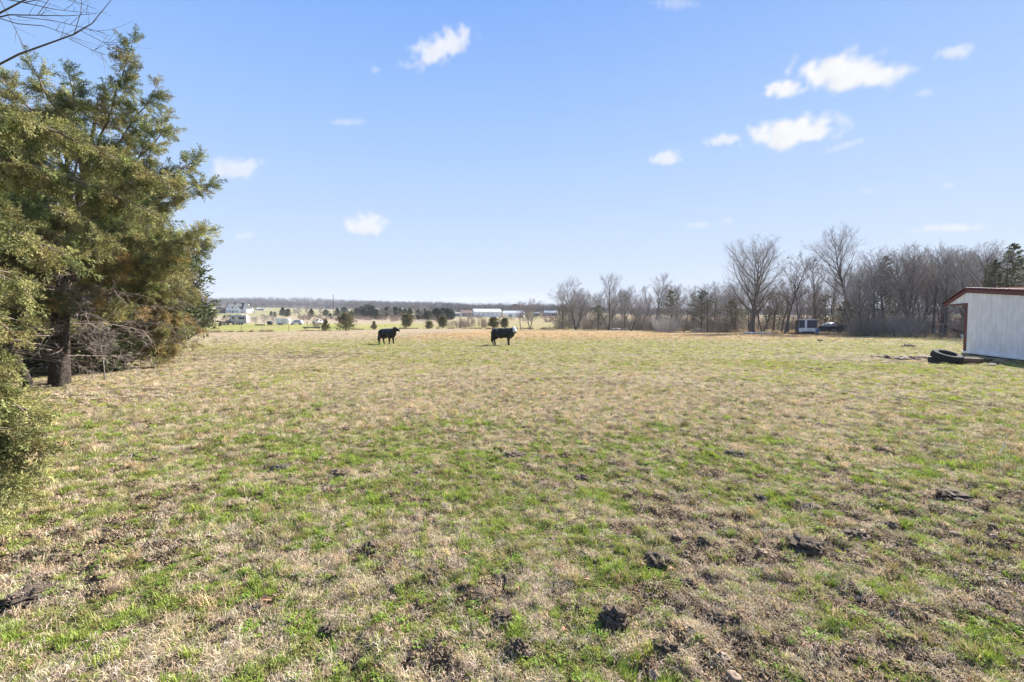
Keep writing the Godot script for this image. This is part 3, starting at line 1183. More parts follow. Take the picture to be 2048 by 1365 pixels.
	plant_tree("fence_tree", bare_tree(5.6, 0.12, {"wide": 0.022, "fork": 0.3, "limbs": 10, "angle": 0.9, "reach": 0.4, "twigs": 4}), "thin bare tree standing just above the white faced cow's ear", "tree", on_ground(px_x(1041, 113.0), 113.0), 0.4, "", M.twig, M.vc, 1.15)
	plant_tree("fence_tree", bare_tree(7.0, 0.22, {"wide": 0.022, "fork": 0.22, "limbs": 14, "angle": 0.8, "reach": 0.5, "twigs": 4, "stems": 2}), "spreading bare tree at the fence between the cow and the woods", "tree", on_ground(px_x(1060, 112.0), 112.0), 1.4, "", M.twig, M.vc, 1.0)
	var bb := brush(2.4, 1.6, 40, Color(0.2, 0.15, 0.12), Color(0.32, 0.25, 0.2), 0.018)
	var spots := [[635, 128.0, 1.2, "grey bare brush right of the dark hay rack on the lawn"], [900, 138.0, 1.0, "left dark leafless bush beyond the fence below the barns"], [920, 138.0, 1.0, "middle leafless bush beyond the fence below the barns"], [936, 138.0, 1.2, "tallest leafless bush beyond the fence below the barns"], [969, 135.0, 0.9, "leafless bush left of the cedar pair"]]
	var first: Node3D = null
	for q in spots:
		var at := on_ground(px_x(q[0], q[1]), q[1])
		if first == null:
			first = obj("bare_bush", bb, M.twig)
			first.position = at
			first.scale = Vector3.ONE * q[2]
			tag(first, q[3], "bush", "leafless bushes beyond the fence")
		else:
			copy_of(first, at, rnd(0, TAU), q[2], q[3])


func build_treeline() -> void:
	# prominent trees, left to right: px, base y, top y
	var B := {}
	B.broad = [bare_tree(11.0, 0.26, {"fork": 0.2, "limbs": 15, "angle": 0.85, "reach": 0.5, "stems": 2, "wide": 0.017}), 11.0]
	B.tall = [bare_tree(13.0, 0.24, {"fork": 0.38, "limbs": 14, "angle": 0.6, "reach": 0.36, "wide": 0.016}), 13.0]
	B.slim = [bare_tree(12.0, 0.17, {"fork": 0.3, "limbs": 16, "angle": 0.55, "reach": 0.3, "wide": 0.016}), 12.0]
	B.round = [bare_tree(14.0, 0.42, {"fork": 0.2, "limbs": 28, "angle": 0.95, "reach": 0.56, "lift": 0.12, "wide": 0.015, "twigs": 5}), 14.0]
	B.leafy = [bare_tree(12.0, 0.25, {"fork": 0.3, "limbs": 14, "angle": 0.75, "reach": 0.4, "leaves": 0.30, "wide": 0.015}), 12.0]
	B.giant = [bare_tree(17.0, 0.34, {"fork": 0.35, "limbs": 18, "angle": 0.62, "reach": 0.38, "wide": 0.016}), 17.0]
	B.lean = [bare_tree(9.0, 0.16, {"fork": 0.25, "limbs": 12, "angle": 0.7, "reach": 0.42, "stems": 2, "wide": 0.016}), 9.0]
	B.dense = [bare_tree(13.0, 0.22, {"fork": 0.15, "limbs": 22, "angle": 0.7, "reach": 0.36, "twigs": 7, "wide": 0.018}), 13.0]
	var names := {}
	var rows := [
		["broad", 1152, 660, 560, "broad bare tree with low left reaching limbs at the left end of the woods"], ["tall", 1218, 661, 549, "bare tree with a long limb arching right, second big one from the woods' left end"],
		["slim", 1310, 663, 545, "slim upright bare tree left of the green cedar in the woods"], ["lean", 1424, 664, 566, "bare tree forked like a V left of the round crowned giant"],
		["round", 1503, 667, 498, "big round crowned bare tree with a thick flared trunk"], ["leafy", 1572, 668, 512, "bare tree with clinging brown leaves in its top right of the round crowned one"],
		["slim", 1628, 668, 508, "slim bare tree standing behind the dark trailer"], ["giant", 1702, 669, 456, "tallest bare tree of the woods with an open spreading top"],
		["dense", 1812, 671, 488, "dense twiggy bare tree right of the tall dark cedar"], ["tall", 1868, 672, 496, "bare tree behind the metal cattle rack"], ["dense", 1935, 675, 498, "dense grey bare tree rising over the shed roof tip"],
		["broad", 1262, 662, 585, "low spreading bare tree between the two tall left ones"], ["lean", 1368, 664, 590, "small forked bare tree behind the pale round bush"], ["slim", 1545, 667, 560, "thin bare trunk close right of the round crowned giant"],
		["slim", 1598, 668, 545, "thin dark trunk just left of the parked dark trailer"], ["tall", 1745, 670, 500, "bare tree between the tallest one and the dark cedar"], ["giant", 1975, 678, 492, "tall bare tree straight behind the shed ridge"], ["tall", 1890, 674, 500, "bare tree left of the shed eave with a pale trunk"],
	]
	for q in rows:
		var d: float = 910.0 * 1.75 / (q[2] - 646.0)
		d = minf(d, 112.0)
		var at := on_ground(px_x(q[1], d), d)
		var size: float = 0.92 * (q[2] - q[3]) * d / 910.0 / B[q[0]][1]
		if names.has(q[0]):
			copy_of(names[q[0]], at, rnd(0, TAU), size, q[4])
		else:
			names[q[0]] = plant_tree("bare_tree", B[q[0]][0], q[4], "tree", at, rnd(0, TAU), "leafless trees at the edge of the woods", M.twig, M.grey_bark, size)
	# trees standing deeper in the woods
	var keys := ["slim", "tall", "dense", "leafy", "lean", "broad"]
	var words := {"slim": "slim", "tall": "straight", "dense": "densely twigged", "leafy": "brown leaved", "lean": "forked", "broad": "wide topped"}
	var marks := [[1126, "the leftmost dark evergreen"], [1218, "the arching limbed tree"], [1310, "the slim upright tree"], [1341, "the tall green cedar"], [1403, "the flat branched cedar"], [1424, "the V forked tree"], [1503, "the round crowned giant"],
		[1572, "the brown topped tree"], [1620, "the box trailer"], [1664, "the black trailer"], [1702, "the tallest tree"], [1768, "the tall dark cedar"], [1830, "the dense twiggy tree"], [1886, "the cattle rack"], [1940, "the shed's corner"], [2022, "the cedar behind the shed"]]
	var taken := {}
	for i in 84:
		for attempt in 12:
			var t := (i + rnd(-0.5, 1.5)) / 84.0
			var px := lerpf(1125.0, 2160.0, pow(clampf(t, 0.0, 1.0), 1.15))
			var by := lerpf(660.0, 676.0, smoothstep(1100.0, 1950.0, px))
			var back := rnd(3.0, 34.0)
			var d := 910.0 * 1.75 / (by - 646.0) + back
			var top := lerpf(592.0, 578.0, smoothstep(1150.0, 1500.0, px)) + rnd(-16, 14)
			if px > 1500.0:
				top = lerpf(568.0, 505.0, smoothstep(1500.0, 1850.0, px)) + rnd(-8, 30)
			var k: String = keys[rng.randi() % keys.size()]
			if (k == "leafy" or px < 1480.0) and rng.randf() < 0.5:
				k = "dense"
			var hh := ((646.0 - top) * d / 910.0 + 1.75) * 0.93
			var near: Array = marks[0]
			for q in marks:
				if absf(q[0] - px) < absf(near[0] - px):
					near = q
			var place := "right of" if px - near[0] > 8.0 else ("left of" if px - near[0] < -8.0 else "straight behind")
			var deep := "in front" if back < 13.0 else ("midway back" if back < 23.0 else "deep")
			var text := "%s bare tree %s in the woods %s %s" % [words[k], deep, place, near[1]]
			if taken.has(text):
				continue
			taken[text] = true
			copy_of(names[k], on_ground(px_x(px, d), d), rnd(0, TAU), hh / B[k][1], text, "leafless trees inside the woods")
			break
	# cedars at the edge of the woods
	var ga := Color(0.075, 0.092, 0.045)
	var gb := Color(0.15, 0.15, 0.08)
	var C := [[cedar_far(8.0, 2.5, 0.45, 0.08, 56, 28, ga, gb, 0.25), 8.0], [cedar_far(7.0, 3.2, 0.6, 0.18, 54, 27, ga, gb, 0.25), 7.0], [cedar_far(12.0, 3.0, 0.3, 0.10, 84, 34, ga, gb, 0.24), 12.0]]
	var crow := [[1, 1126, 660, 611, "dark green leafy evergreen at the very left end of the woods"], [0, 1341, 663, 580, "green cedar standing tallest in the left half of the woods"], [1, 1403, 665, 583, "grey green flat branched cedar left of the V forked tree"],
		[1, 1470, 666, 596, "cedar spreading left of the thick flared trunk"], [1, 1548, 667, 585, "dark cedar tucked right of the round crowned tree"], [2, 1768, 671, 511, "tall dark cedar right of the tallest bare tree"],
		[2, 2022, 682, 486, "tall dark cedar behind the shed at the right edge"], [1, 1196, 661, 612, "low ragged cedar between the two left bare trees"], [2, 1985, 682, 520, "lower dark cedar behind the shed roof"], [1, 1650, 667, 590, "olive cedar behind the tarped trailer"], [0, 1712, 669, 585, "narrow cedar under the tallest bare tree"], [2, 2085, 685, 500, "dark cedar beyond the shed past the right edge"]]
	var shown := {}
	for q in crow:
		var d: float = minf(910.0 * 1.75 / (q[2] - 646.0) + 3.0, 114.0)
		var at := on_ground(px_x(q[1], d), d)
		var size: float = (q[2] - q[3]) * d / 910.0 / C[q[0]][1]
		if shown.has(q[0]):
			copy_of(shown[q[0]], at, rnd(0, TAU), size, q[4])
		else:
			shown[q[0]] = plant_tree("woods_cedar", C[q[0]][0], q[4], "cedar", at, rnd(0, TAU), "cedars at the edge of the woods", M.cedar, M.vc, size)
	# pale round bush, olive bush
	var pb := obj("pale_bush", brush(3.6, 2.9, 170, Color(0.36, 0.32, 0.29), Color(0.6, 0.545, 0.5), 0.014, 0.10), M.twig)
	pb.position = on_ground(px_x(1332, 86.0), 86.0)
	tag(pb, "pale grey round leafless bush at the edge of the woods", "bush")
	var ob := plant_tree("olive_bush", cedar_far(6.2, 2.4, 0.7, 0.0, 90, 34, Color(0.12, 0.115, 0.05), Color(0.2, 0.165, 0.075), 0.26), "olive yellow bush right of the tarped trailer", "bush", on_ground(px_x(1697, 70.0), 70.0), 0.3, "", M.cedar, M.vc)
	ob.scale = Vector3(0.95, 0.85, 0.95)
	# the tangle of saplings and brush, one mass
	var us := [brush(4.5, 2.0, 22, Color(0.244, 0.217, 0.203), Color(0.470, 0.429, 0.401), 0.013, 0.05), brush(3.0, 1.8, 24, Color(0.261, 0.223, 0.199), Color(0.507, 0.452, 0.403), 0.012, 0.07), brush(7.0, 2.2, 15, Color(0.236, 0.216, 0.205), Color(0.427, 0.393, 0.375), 0.015, 0.02)]
	var where := [[], [], []]
	var tints := [[], [], []]
	for i in 720:
		var px := 1112.0 + 1100.0 * rng.randf()
		var by := lerpf(659.5, 676.5, smoothstep(1100.0, 1950.0, px))
		var d := 910.0 * 1.75 / (by - 646.0) + 1.5 + 45.0 * pow(rng.randf(), 1.4)
		if px > 1470.0 and px < 1700.0 and (d < 84.0 or (px < 1660.0 and d < 94.0 and rng.randf() < 0.8)):
			continue
		if px > 1850.0 and px < 1940.0 and d < 64.0:
			continue
		var k := rng.randi() % 3
		if k == 2 and rng.randf() < 0.5:
			k = 1
		var s := rnd(0.6, 1.2)
		where[k].append(Transform3D(Basis(Vector3.UP, rnd(0, TAU)).scaled(Vector3.ONE * s), on_ground(px_x(px, d), d)))
		var v := rnd(0.5, 1.05)
		tints[k].append(Color(v, v * rnd(0.9, 0.98), v * rnd(0.8, 0.95)))
	var home: MultiMeshInstance3D = null
	for k in 3:
		var o := many("undergrowth", us[k], M.twig, where[k], tints[k], home)
		if home == null:
			home = o
			tag(o, "grey tangle of bare saplings and brush filling the woods", "undergrowth")
	# dry weeds under the woods and along the fence, one mass
	var wt := [blade_tuft(30, 0.25, 0.25, 0.7, 0.7, 0.012, Color(0.3, 0.22, 0.13), Color(0.5, 0.4, 0.26)), blade_tuft(26, 0.25, 0.12, 0.35, 0.9, 0.014, Color(0.17, 0.12, 0.075), Color(0.33, 0.25, 0.15))]
	where = [[], []]
	tints = [[], []]
	for i in 3200:
		var x := 0.0
		var d := 0.0
		if i < 1000:
			x = rnd(-68.0, 14.0)
			d = fence_depth(x) + rnd(-0.9, 0.9)
			if n_mid.get_noise_2d(x * 0.3, 5.0) < -0.1:
				continue
		else:
			var px := 1105.0 + 950.0 * rng.randf()
			var by := lerpf(659.0, 676.0, smoothstep(1100.0, 1950.0, px))
			d = 910.0 * 1.75 / (by - 646.0) + rnd(-1.0, 14.0)
			x = px_x(px, d)
		var k := 1 if rng.randf() < 0.6 else 0
		var s := rnd(0.6, 1.4)
		where[k].append(Transform3D(Basis(Vector3.UP, rnd(0, TAU)).scaled(Vector3.ONE * s), on_ground(x, d)))
		var v := rnd(0.75, 1.15)
		tints[k].append(Color(v, v, v))
	home = null
	for k in 2:
		var o := many("dry_weeds", wt[k], M.leafy, where[k], tints[k], home)
		if home == null:
			home = o
			tag(o, "dead weeds along the fence line and the edge of the woods", "weeds")


# ---------------------------------------------------------------- the row of cedars at the left
# A spray of scale leaves, about 0.25 m long, pointing along +z
func spray(count: int, droop: float) -> ArrayMesh:
	var m := MB.new()
	var axis := wander(Vector3.ZERO, Vector3(0, 0.1, 1).normalized(), 0.24, 4, 0.12, -droop)
	m.tube(axis, taper(0.0022, 0.0009, axis.size()), 3, Color(0.55, 0.42, 0.32))
	for i in count:
		var t := 0.08 + 0.92 * (i + rng.randf()) / count
		var d := heading(axis, t)
		var o := perp(d, i * 2.1 + rnd(-0.5, 0.5))
		var dir := (d * 0.75 + o * 0.75).normalized()
		var l := rnd(0.05, 0.095) * (1.15 - 0.6 * t)
		var p := along(axis, t)
		var v := rnd(0.75, 1.25)
		var c := Color(v, v * rnd(0.95, 1.05), v)
		m.blade(p, p + dir * l, perp(dir, rnd(0, TAU)) * 0.0042, c)
		for k in 8:
			var q := p + dir * l * rnd(0.2, 1.0)
			var d2 := (dir * 0.8 + perp(dir, rnd(0, TAU)) * 0.7).normalized()
			var w := rnd(0.8, 1.3)
			m.blade(q, q + d2 * rnd(0.022, 0.042), perp(d2, rnd(0, TAU)) * 0.0052, Color(c.r * w, c.g * w, c.b * w))
	return m.done()


# Grows sprays along a limb; returns nothing, adds to where/tints
func dress(limb: PackedVector3Array, wood: MB, where: Array, tints: Array, from: float, sub_len: float, gap: float, size: float, droop: float, pal: Array, bare := 0.0) -> void:
	var len := 0.0
	for i in limb.size() - 1:
		len += limb[i].distance_to(limb[i + 1])
	var subs := maxi(3, int(len * (1.0 - from) / gap))
	for i in subs:
		var t := from + (1.0 - from) * (i + rng.randf()) / subs
		var d := heading(limb, t)
		var o := perp(d, rnd(0, TAU))
		o.y *= 0.6
		var dir := (d * rnd(0.45, 0.9) + o * 0.9 + Vector3.DOWN * droop).normalized()
		var l := sub_len * rnd(0.55, 1.15) * (1.1 - 0.55 * t)
		if i == subs - 1:
			dir = d
		var s := wander(along(limb, t), dir, l, 4, 0.16, -droop * 0.35)
		wood.tube(s, taper(0.006 + 0.003 * l, 0.0018, s.size()), 3, Color(0.21, 0.165, 0.135))
		if rng.randf() < bare:
			continue
		var tone: Color = pal[rng.randi() % pal.size()]
		var k := maxi(3, int(l / 0.026))
		for j in k:
			var u := 0.15 + 0.85 * (j + rng.randf()) / k
			var e := heading(s, u)
			var g := (e * 0.7 + perp(e, rnd(0, TAU)) * 0.75 + Vector3.DOWN * droop * 0.5).normalized()
			if j == k - 1:
				g = e
			var b := Basis.looking_at(-g, Vector3(rnd(-0.4, 0.4), 1, rnd(-0.4, 0.4)).normalized()) * Basis(Vector3(0, 0, 1), rnd(0, TAU))
			var w := rng.randi() % where.size()
			where[w].append(Transform3D(b.scaled(Vector3.ONE * size * rnd(0.7, 1.25)), along(s, u)))
			var v := rnd(0.5, 1.65)
			tints[w].append(Color(tone.r * v, tone.g * v, tone.b * v))


func finish_cedar(o: Node3D, trunk: MB, wood: MB, protos: Array, where: Array, tints: Array) -> void:
	obj("trunk", trunk.done(), M.bark, o)
	var w := obj("branches", wood.done(), M.vc, o)
	w.set_meta("kind", "stuff")
	for k in protos.size():
		many("crown", protos[k], M.cedar, where[k], tints[k], o)


func dead_limb(m: MB, p: Vector3, dir: Vector3, len: float, r: float) -> void:
	var tone := Color(0.33, 0.27, 0.235).lerp(Color(0.24, 0.19, 0.16), rng.randf())
	var s := wander(p, dir, len, 6, 0.16, -0.02)
	m.tube(s, taper(r, r * 0.2, s.size()), 5, tone)
	for i in int(len * 7):
		var t := rnd(0.2, 1.0)
		var d := heading(s, t)
		var d2 := (d * 0.8 + perp(d, rnd(0, TAU)) * 0.7).normalized()
		var l := rnd(0.2, 0.7) * minf(1.0, len * 0.5)
		var q := wander(along(s, t), d2, l, 3, 0.2, -0.03)
		m.tube(q, taper(r * 0.3, 0.0015, 4), 3, tone)
		for j in 5:
			var e := along(q, rnd(0.2, 1.0))
			var d3 := (d2 * 0.7 + perp(d2, rnd(0, TAU)) * 0.8).normalized()
			m.blade(e, e + d3 * l * rnd(0.25, 0.6), perp(d3, rnd(0, TAU)) * 0.003, tone)


func build_cedar_row() -> void:
	var protos := [spray(13, 0.02), spray(15, 0.06), spray(11, 0.04)]
	var olive := [Color(0.245, 0.265, 0.097), Color(0.324, 0.320, 0.126), Color(0.167, 0.190, 0.068), Color(0.353, 0.335, 0.145), Color(0.265, 0.230, 0.097)]
	var green := [Color(0.196, 0.245, 0.082), Color(0.275, 0.300, 0.111), Color(0.137, 0.175, 0.063), Color(0.324, 0.335, 0.135)]
	var bronze := [Color(0.324, 0.265, 0.101), Color(0.275, 0.265, 0.101), Color(0.334, 0.240, 0.092), Color(0.196, 0.215, 0.082)]
	# cedar nearest the camera: its trunk stands outside the left edge, its right side hangs into view
	var A := thing("near_cedar", "nearest cedar whose drooping sprays hang into the left edge", "cedar", on_ground(-6.3, 3.7))
	var trunk := MB.new()
	var wood := MB.new()
	var where := [[], [], []]
	var tints := [[], [], []]
	var st := wander(Vector3.DOWN * 0.15, Vector3(0.03, 1, 0), 6.6, 8, 0.06, 0.03)
	trunk.tube(st, taper(0.19, 0.02, st.size()), 12, Color.WHITE)
	for i in 64:
		var t := 0.06 + 0.90 * (i + rng.randf()) / 64.0
		var a := i * 2.4 + rnd(-0.3, 0.3)
		var l := (1.0 - pow(t, 1.6)) * 1.75 * rnd(0.75, 1.1) + 0.25
		if t > 0.12 and t < 0.3:
			l *= 0.75
		if cos(a) < -0.3:
			l *= 0.8
		var dir := Vector3(cos(a), rnd(-0.05, 0.35), sin(a)).normalized()
		var limb := wander(along(st, t), dir, l, 6, 0.10, -0.05)
		wood.tube(limb, taper(0.028 * (1.1 - t), 0.006, limb.size()), 5, Color(0.2, 0.155, 0.125))
		dress(limb, wood, where, tints, 0.3, 0.45, 0.11, 0.7, 0.22, olive)
	# boughs that reach into the picture: from, to
	for q in [[0.30, Vector3(2.32, 0.75, 0.0)], [0.24, Vector3(2.12, 0.32, 0.1)], [0.36, Vector3(2.3, 1.02, -0.05)], [0.5, Vector3(2.1, 2.4, -0.6)], [0.55, Vector3(2.3, 3.0, -1.4)], [0.2, Vector3(2.3, 0.9, 0.15)], [0.42, Vector3(2.05, 1.75, -0.1)], [0.62, Vector3(2.3, 3.4, -1.5)], [0.34, Vector3(2.2, 0.55, 0.1)], [0.3, Vector3(2.1, 1.3, 0.1)], [0.26, Vector3(2.05, 0.42, -0.05)], [0.4, Vector3(2.0, 1.5, 0.0)], [0.34, Vector3(2.1, 0.85, 0.0)], [0.45, Vector3(2.1, 2.1, -0.2)], [0.3, Vector3(2.2, 0.65, 0.1)], [0.3, Vector3(2.0, 1.1, 0.1)]]:
		var p0 := along(st, q[0])
		var mid: Vector3 = p0.lerp(q[1], 0.5) + Vector3.UP * 0.35
		var limb := PackedVector3Array()
		for j in 8:
			var t := j / 7.0
			limb.append(p0.lerp(mid, t).lerp(mid.lerp(q[1], t), t) + Vector3(rnd(-0.03, 0.03), rnd(-0.03, 0.03), rnd(-0.03, 0.03)))
		wood.tube(limb, taper(0.018, 0.005, 8), 6, Color(0.2, 0.155, 0.125))
		dress(limb, wood, where, tints, 0.25, 0.34, 0.04, 0.7, 0.3, olive)
	finish_cedar(A, trunk, wood, protos, where, tints)

	# the big cedar behind it
	var origin := on_ground(-12.9, 12.9)
	var B := thing("big_cedar", "big many stemmed cedar whose boughs stretch over the sky at left", "cedar", origin)
	trunk = MB.new()
	wood = MB.new()
	where = [[], [], []]
	tints = [[], [], []]
	var dead := MB.new()
	var stems := []
	for q in [[Vector3(0, -0.15, 0), Vector3(0.02, 1, -0.03), 8.5, 0.26], [Vector3(0.42, -0.15, 0.5), Vector3(0.20, 1, 0.1), 7.2, 0.13], [Vector3(-0.02, -0.15, 0.7), Vector3(-0.16, 1, 0.2), 7.0, 0.12]]:
		var s := wander(q[0], q[1].normalized(), q[2], 9, 0.06, 0.03)
		trunk.tube(s, taper(q[3], 0.02, s.size()), 12, Color.WHITE)
		stems.append(s)
	for i in 116:
		var s: PackedVector3Array = stems[0 if i % 3 == 0 else (1 if i % 3 == 1 else 2)]
		var t := 0.30 + 0.68 * (i + rng.randf()) / 116.0
		var a := i * 2.4 + rnd(-0.4, 0.4)
		if t > 0.62 and cos(a) > -0.1 and sin(a) < 0.9:
			continue
		var l := (1.0 - pow(t, 2.2)) * 3.3 * rnd(0.7, 1.1) + 0.4
		var dir := Vector3(cos(a), rnd(0.05, 0.55), sin(a)).normalized()
		var limb := wander(along(s, t), dir, l, 7, 0.11, -0.02)
		wood.tube(limb, taper(0.045 * (1.15 - t), 0.008, limb.size()), 5, Color(0.2, 0.155, 0.125))
		dress(limb, wood, where, tints, 0.38, 0.6, 0.21, 1.3, 0.12, olive if i % 3 else green, 0.05)
	# boughs on the field side, towards the open sky
	for q in [[0, 0.72, Vector3(2.65, 9.3, 0.3), 0.85], [0, 0.66, Vector3(3.05, 8.1, 0.2), 0.9], [0, 0.60, Vector3(3.7, 7.2, 0.4), 0.9], [1, 0.68, Vector3(4.45, 5.6, 0.2), 0.9], [1, 0.58, Vector3(4.5, 4.2, 0.3), 0.8], [1, 0.62, Vector3(3.95, 6.4, -0.2), 0.9],
			[1, 0.5, Vector3(3.8, 3.6, 0.6), 0.9], [0, 0.5, Vector3(2.9, 5.7, 1.2), 1.0], [1, 0.45, Vector3(2.9, 3.2, 1.2), 0.9], [0, 0.8, Vector3(0.6, 8.4, 1.0), 0.8], [0, 0.82, Vector3(-0.9, 8.5, 0.7), 0.8], [2, 0.9, Vector3(-1.4, 8.0, 1.4), 0.9], [0, 0.7, Vector3(1.5, 8.1, 0.9), 0.8], [1, 0.7, Vector3(2.4, 6.4, 1.6), 0.9], [0, 0.42, Vector3(-0.8, 2.5, 2.0), 0.9], [2, 0.45, Vector3(0.4, 2.7, 2.3), 0.9], [1, 0.42, Vector3(1.7, 2.3, 1.8), 0.9], [1, 0.40, Vector3(2.5, 2.1, 1.0), 0.9], [0, 0.48, Vector3(-0.2, 3.3, 2.5), 0.9], [1, 0.5, Vector3(1.2, 3.3, 2.2), 0.9]]:
		var s: PackedVector3Array = stems[q[0]]
		var p0 := along(s, q[1])
		var mid: Vector3 = p0.lerp(q[2], 0.55) + Vector3(0, -0.35, 0)
		var limb := PackedVector3Array()
		for j in 10:
			var t := j / 9.0
			limb.append(p0.lerp(mid, t).lerp(mid.lerp(q[2], t), t) + Vector3(rnd(-0.05, 0.05), rnd(-0.05, 0.05), rnd(-0.05, 0.05)))
		wood.tube(limb, taper(0.05, 0.007, 10), 6, Color(0.2, 0.155, 0.125))
		dress(limb, wood, where, tints, 0.34, 0.55 * q[3], 0.095, 1.15, 0.04, olive if q[2].y > 4.0 else bronze)
	for i in 80:
		var s: PackedVector3Array = stems[i % 3]
		var a := rnd(-0.9, 2.2)
		dead_limb(dead, along(s, rnd(0.13, 0.50)), Vector3(cos(a), rnd(-0.2, 0.25), sin(a)).normalized(), rnd(1.2, 3.0), rnd(0.010, 0.022))
	finish_cedar(B, trunk, wood, protos, where, tints)
	var dl := obj("dead_limbs", dead.done(), M.vc, B)
	dl.set_meta("kind", "stuff")
	dl.set_meta("label", "grey dead lower limbs without needles")

	# the next cedar, its rusty skirt hanging almost to the grass
	var C := thing("skirted_cedar", "cedar whose rusty green skirt hangs almost to the grass", "cedar", on_ground(-15.3, 17.8))
	trunk = MB.new()
	wood = MB.new()
	where = [[], [], []]
	tints = [[], [], []]
	dead = MB.new()
	st = wander(Vector3.DOWN * 0.15, Vector3(0.04, 1, 0), 8.2, 8, 0.06, 0.03)
	trunk.tube(st, taper(0.13, 0.02, st.size()), 10, Color.WHITE)
	for i in 70:
		var t := 0.2 + 0.78 * (i + rng.randf()) / 70.0
		var a := i * 2.4 + rnd(-0.4, 0.4)
		var l := (1.0 - pow(t, 1.8)) * 2.3 * rnd(0.75, 1.1) + 0.3
		var limb := wander(along(st, t), Vector3(cos(a), rnd(0.0, 0.35), sin(a)).normalized(), l, 6, 0.11, -0.05)
		wood.tube(limb, taper(0.035 * (1.15 - t), 0.008, limb.size()), 5, Color(0.2, 0.155, 0.125))
		dress(limb, wood, where, tints, 0.35, 0.6, 0.22, 1.4, 0.16, bronze if cos(a) > 0.2 else green, 0.06)
	for q in [[0.40, Vector3(1.95, 1.0, -0.1)], [0.36, Vector3(1.75, 0.45, 0.3)], [0.48, Vector3(2.15, 1.7, -0.2)], [0.44, Vector3(1.9, 1.35, 0.6)], [0.56, Vector3(2.1, 2.5, 0.2)], [0.6, Vector3(2.0, 3.2, 0.5)], [0.5, Vector3(1.6, 0.9, 0.9)], [0.65, Vector3(1.9, 4.0, 0.2)], [0.4, Vector3(1.5, 0.6, -0.2)], [0.5, Vector3(2.0, 2.1, 0.5)]]:
		var p0 := along(st, q[0])
		var mid: Vector3 = p0.lerp(q[1], 0.6) + Vector3.UP * 0.8
		var limb := PackedVector3Array()
		for j in 9:
			var t := j / 8.0
			limb.append(p0.lerp(mid, t).lerp(mid.lerp(q[1], t), t) + Vector3(rnd(-0.05, 0.05), rnd(-0.05, 0.05), rnd(-0.05, 0.05)))
		wood.tube(limb, taper(0.035, 0.007, 9), 5, Color(0.2, 0.155, 0.125))
		dress(limb, wood, where, tints, 0.35, 0.65, 0.09, 1.4, 0.35, bronze)
	for i in 50:
		var a := rnd(-0.9, 2.6)
		dead_limb(dead, along(st, rnd(0.1, 0.4)), Vector3(cos(a), rnd(-0.35, 0.1), sin(a)).normalized(), rnd(1.5, 3.2), rnd(0.010, 0.02))
	finish_cedar(C, trunk, wood, protos, where, tints)
	dl = obj("dead_limbs", dead.done(), M.vc, C)
	dl.set_meta("kind", "stuff")
	dl.set_meta("label", "grey dead lower limbs without needles")

	# the rest of the row, farther and farther off
	var ga := Color(0.068, 0.093, 0.039)
	var gb := Color(0.150, 0.158, 0.060)
	var P := [cedar_far(9.0, 3.6, 0.45, 0.10, 200, 70, ga, gb, 0.26), cedar_far(8.0, 3.2, 0.3, 0.05, 200, 70, ga, Color(0.085, 0.095, 0.038), 0.26), cedar_far(4.3, 2.0, 0.8, 0.28, 110, 50, Color(0.06, 0.08, 0.03), Color(0.12, 0.12, 0.045), 0.24, 2)]
	var first := {}
	for q in [[0, -17.5, 15.5, 0.95, "dark cedar behind the big many stemmed one, deep in the row"], [1, -21.5, 24.0, 0.95, "dark cedar showing between the trunks under the big cedar"], [0, -28.5, 33.0, 1.0, "shaded cedar in the middle of the left row"], [1, -36.5, 44.5, 1.0, "cedar in the row behind the rusty skirted one"],
			[0, -45.0, 58.0, 1.0, "cedar next to the last dark one of the left row"], [1, -53.5, 74.0, 1.1, "dark green pointed cedar near the far end of the left row"], [0, -58.0, 82.0, 0.8, "cedar half hidden at the far end of the left row"], [2, -55.8, 82.5, 1.0, "small round cedar on two thin trunks at the far end of the left row"],
			[1, -18.6, 21.5, 0.85, "low skirted dark cedar between the big and the rusty skirted cedar"], [1, -16.6, 14.8, 0.7, "short dark cedar close behind the big cedar's thick trunk"], [1, -14.7, 16.3, 0.5, "young dark cedar just behind the bare sapling"], [1, -17.2, 18.6, 0.75, "dark cedar left of the rusty skirted one's trunk"], [0, -20.5, 27.0, 0.8, "dark cedar behind the rusty skirted one"], [0, -24.0, 13.0, 1.0, "cedar outside the left edge behind the big one"], [1, -13.5, 8.5, 0.85, "cedar left of the picture between the nearest and the big one"]]:
		var at := on_ground(q[1], q[2])
		if first.has(q[0]):
			copy_of(first[q[0]], at, rnd(0, TAU), q[3], q[4])
		else:
			first[q[0]] = plant_tree("row_cedar", P[q[0]], q[4], "cedar", at, 0.3, "cedars in the row at the left", M.cedar, M.vc, q[3])
	# bare sapling beside the trunks
	var sp := bare_tree(2.6, 0.035, {"wide": 0.006, "fork": 0.3, "limbs": 9, "angle": 0.7, "reach": 0.4, "twigs": 3})
	plant_tree("sapling", sp, "thin bare sapling right of the big cedar's thick trunk", "sapling", on_ground(-12.6, 14.0), 0.0, "", M.vc, M.vc, 0.6)
	# a leafless tree outside the left edge whose branches cross the top left corner
	var W := thing("leafless_tree", "leafless tree whose thin branches cross the top left corner", "tree", on_ground(-10.2, 6.2))
	trunk = MB.new()
	wood = MB.new()
	st = wander(Vector3.DOWN * 0.15, Vector3(0.12, 1, 0), 9.0, 8, 0.05, 0.03)
	trunk.tube(st, taper(0.16, 0.03, st.size()), 10, Color.WHITE)
	var pt := func(px: float, py: float, d: float) -> Vector3:
		return Vector3((px - 1024.0) / 910.0 * d + 10.2, (646.0 - py) / 910.0 * d + 1.75, 6.2 - d)
	var tone := Color(0.10, 0.08, 0.07)
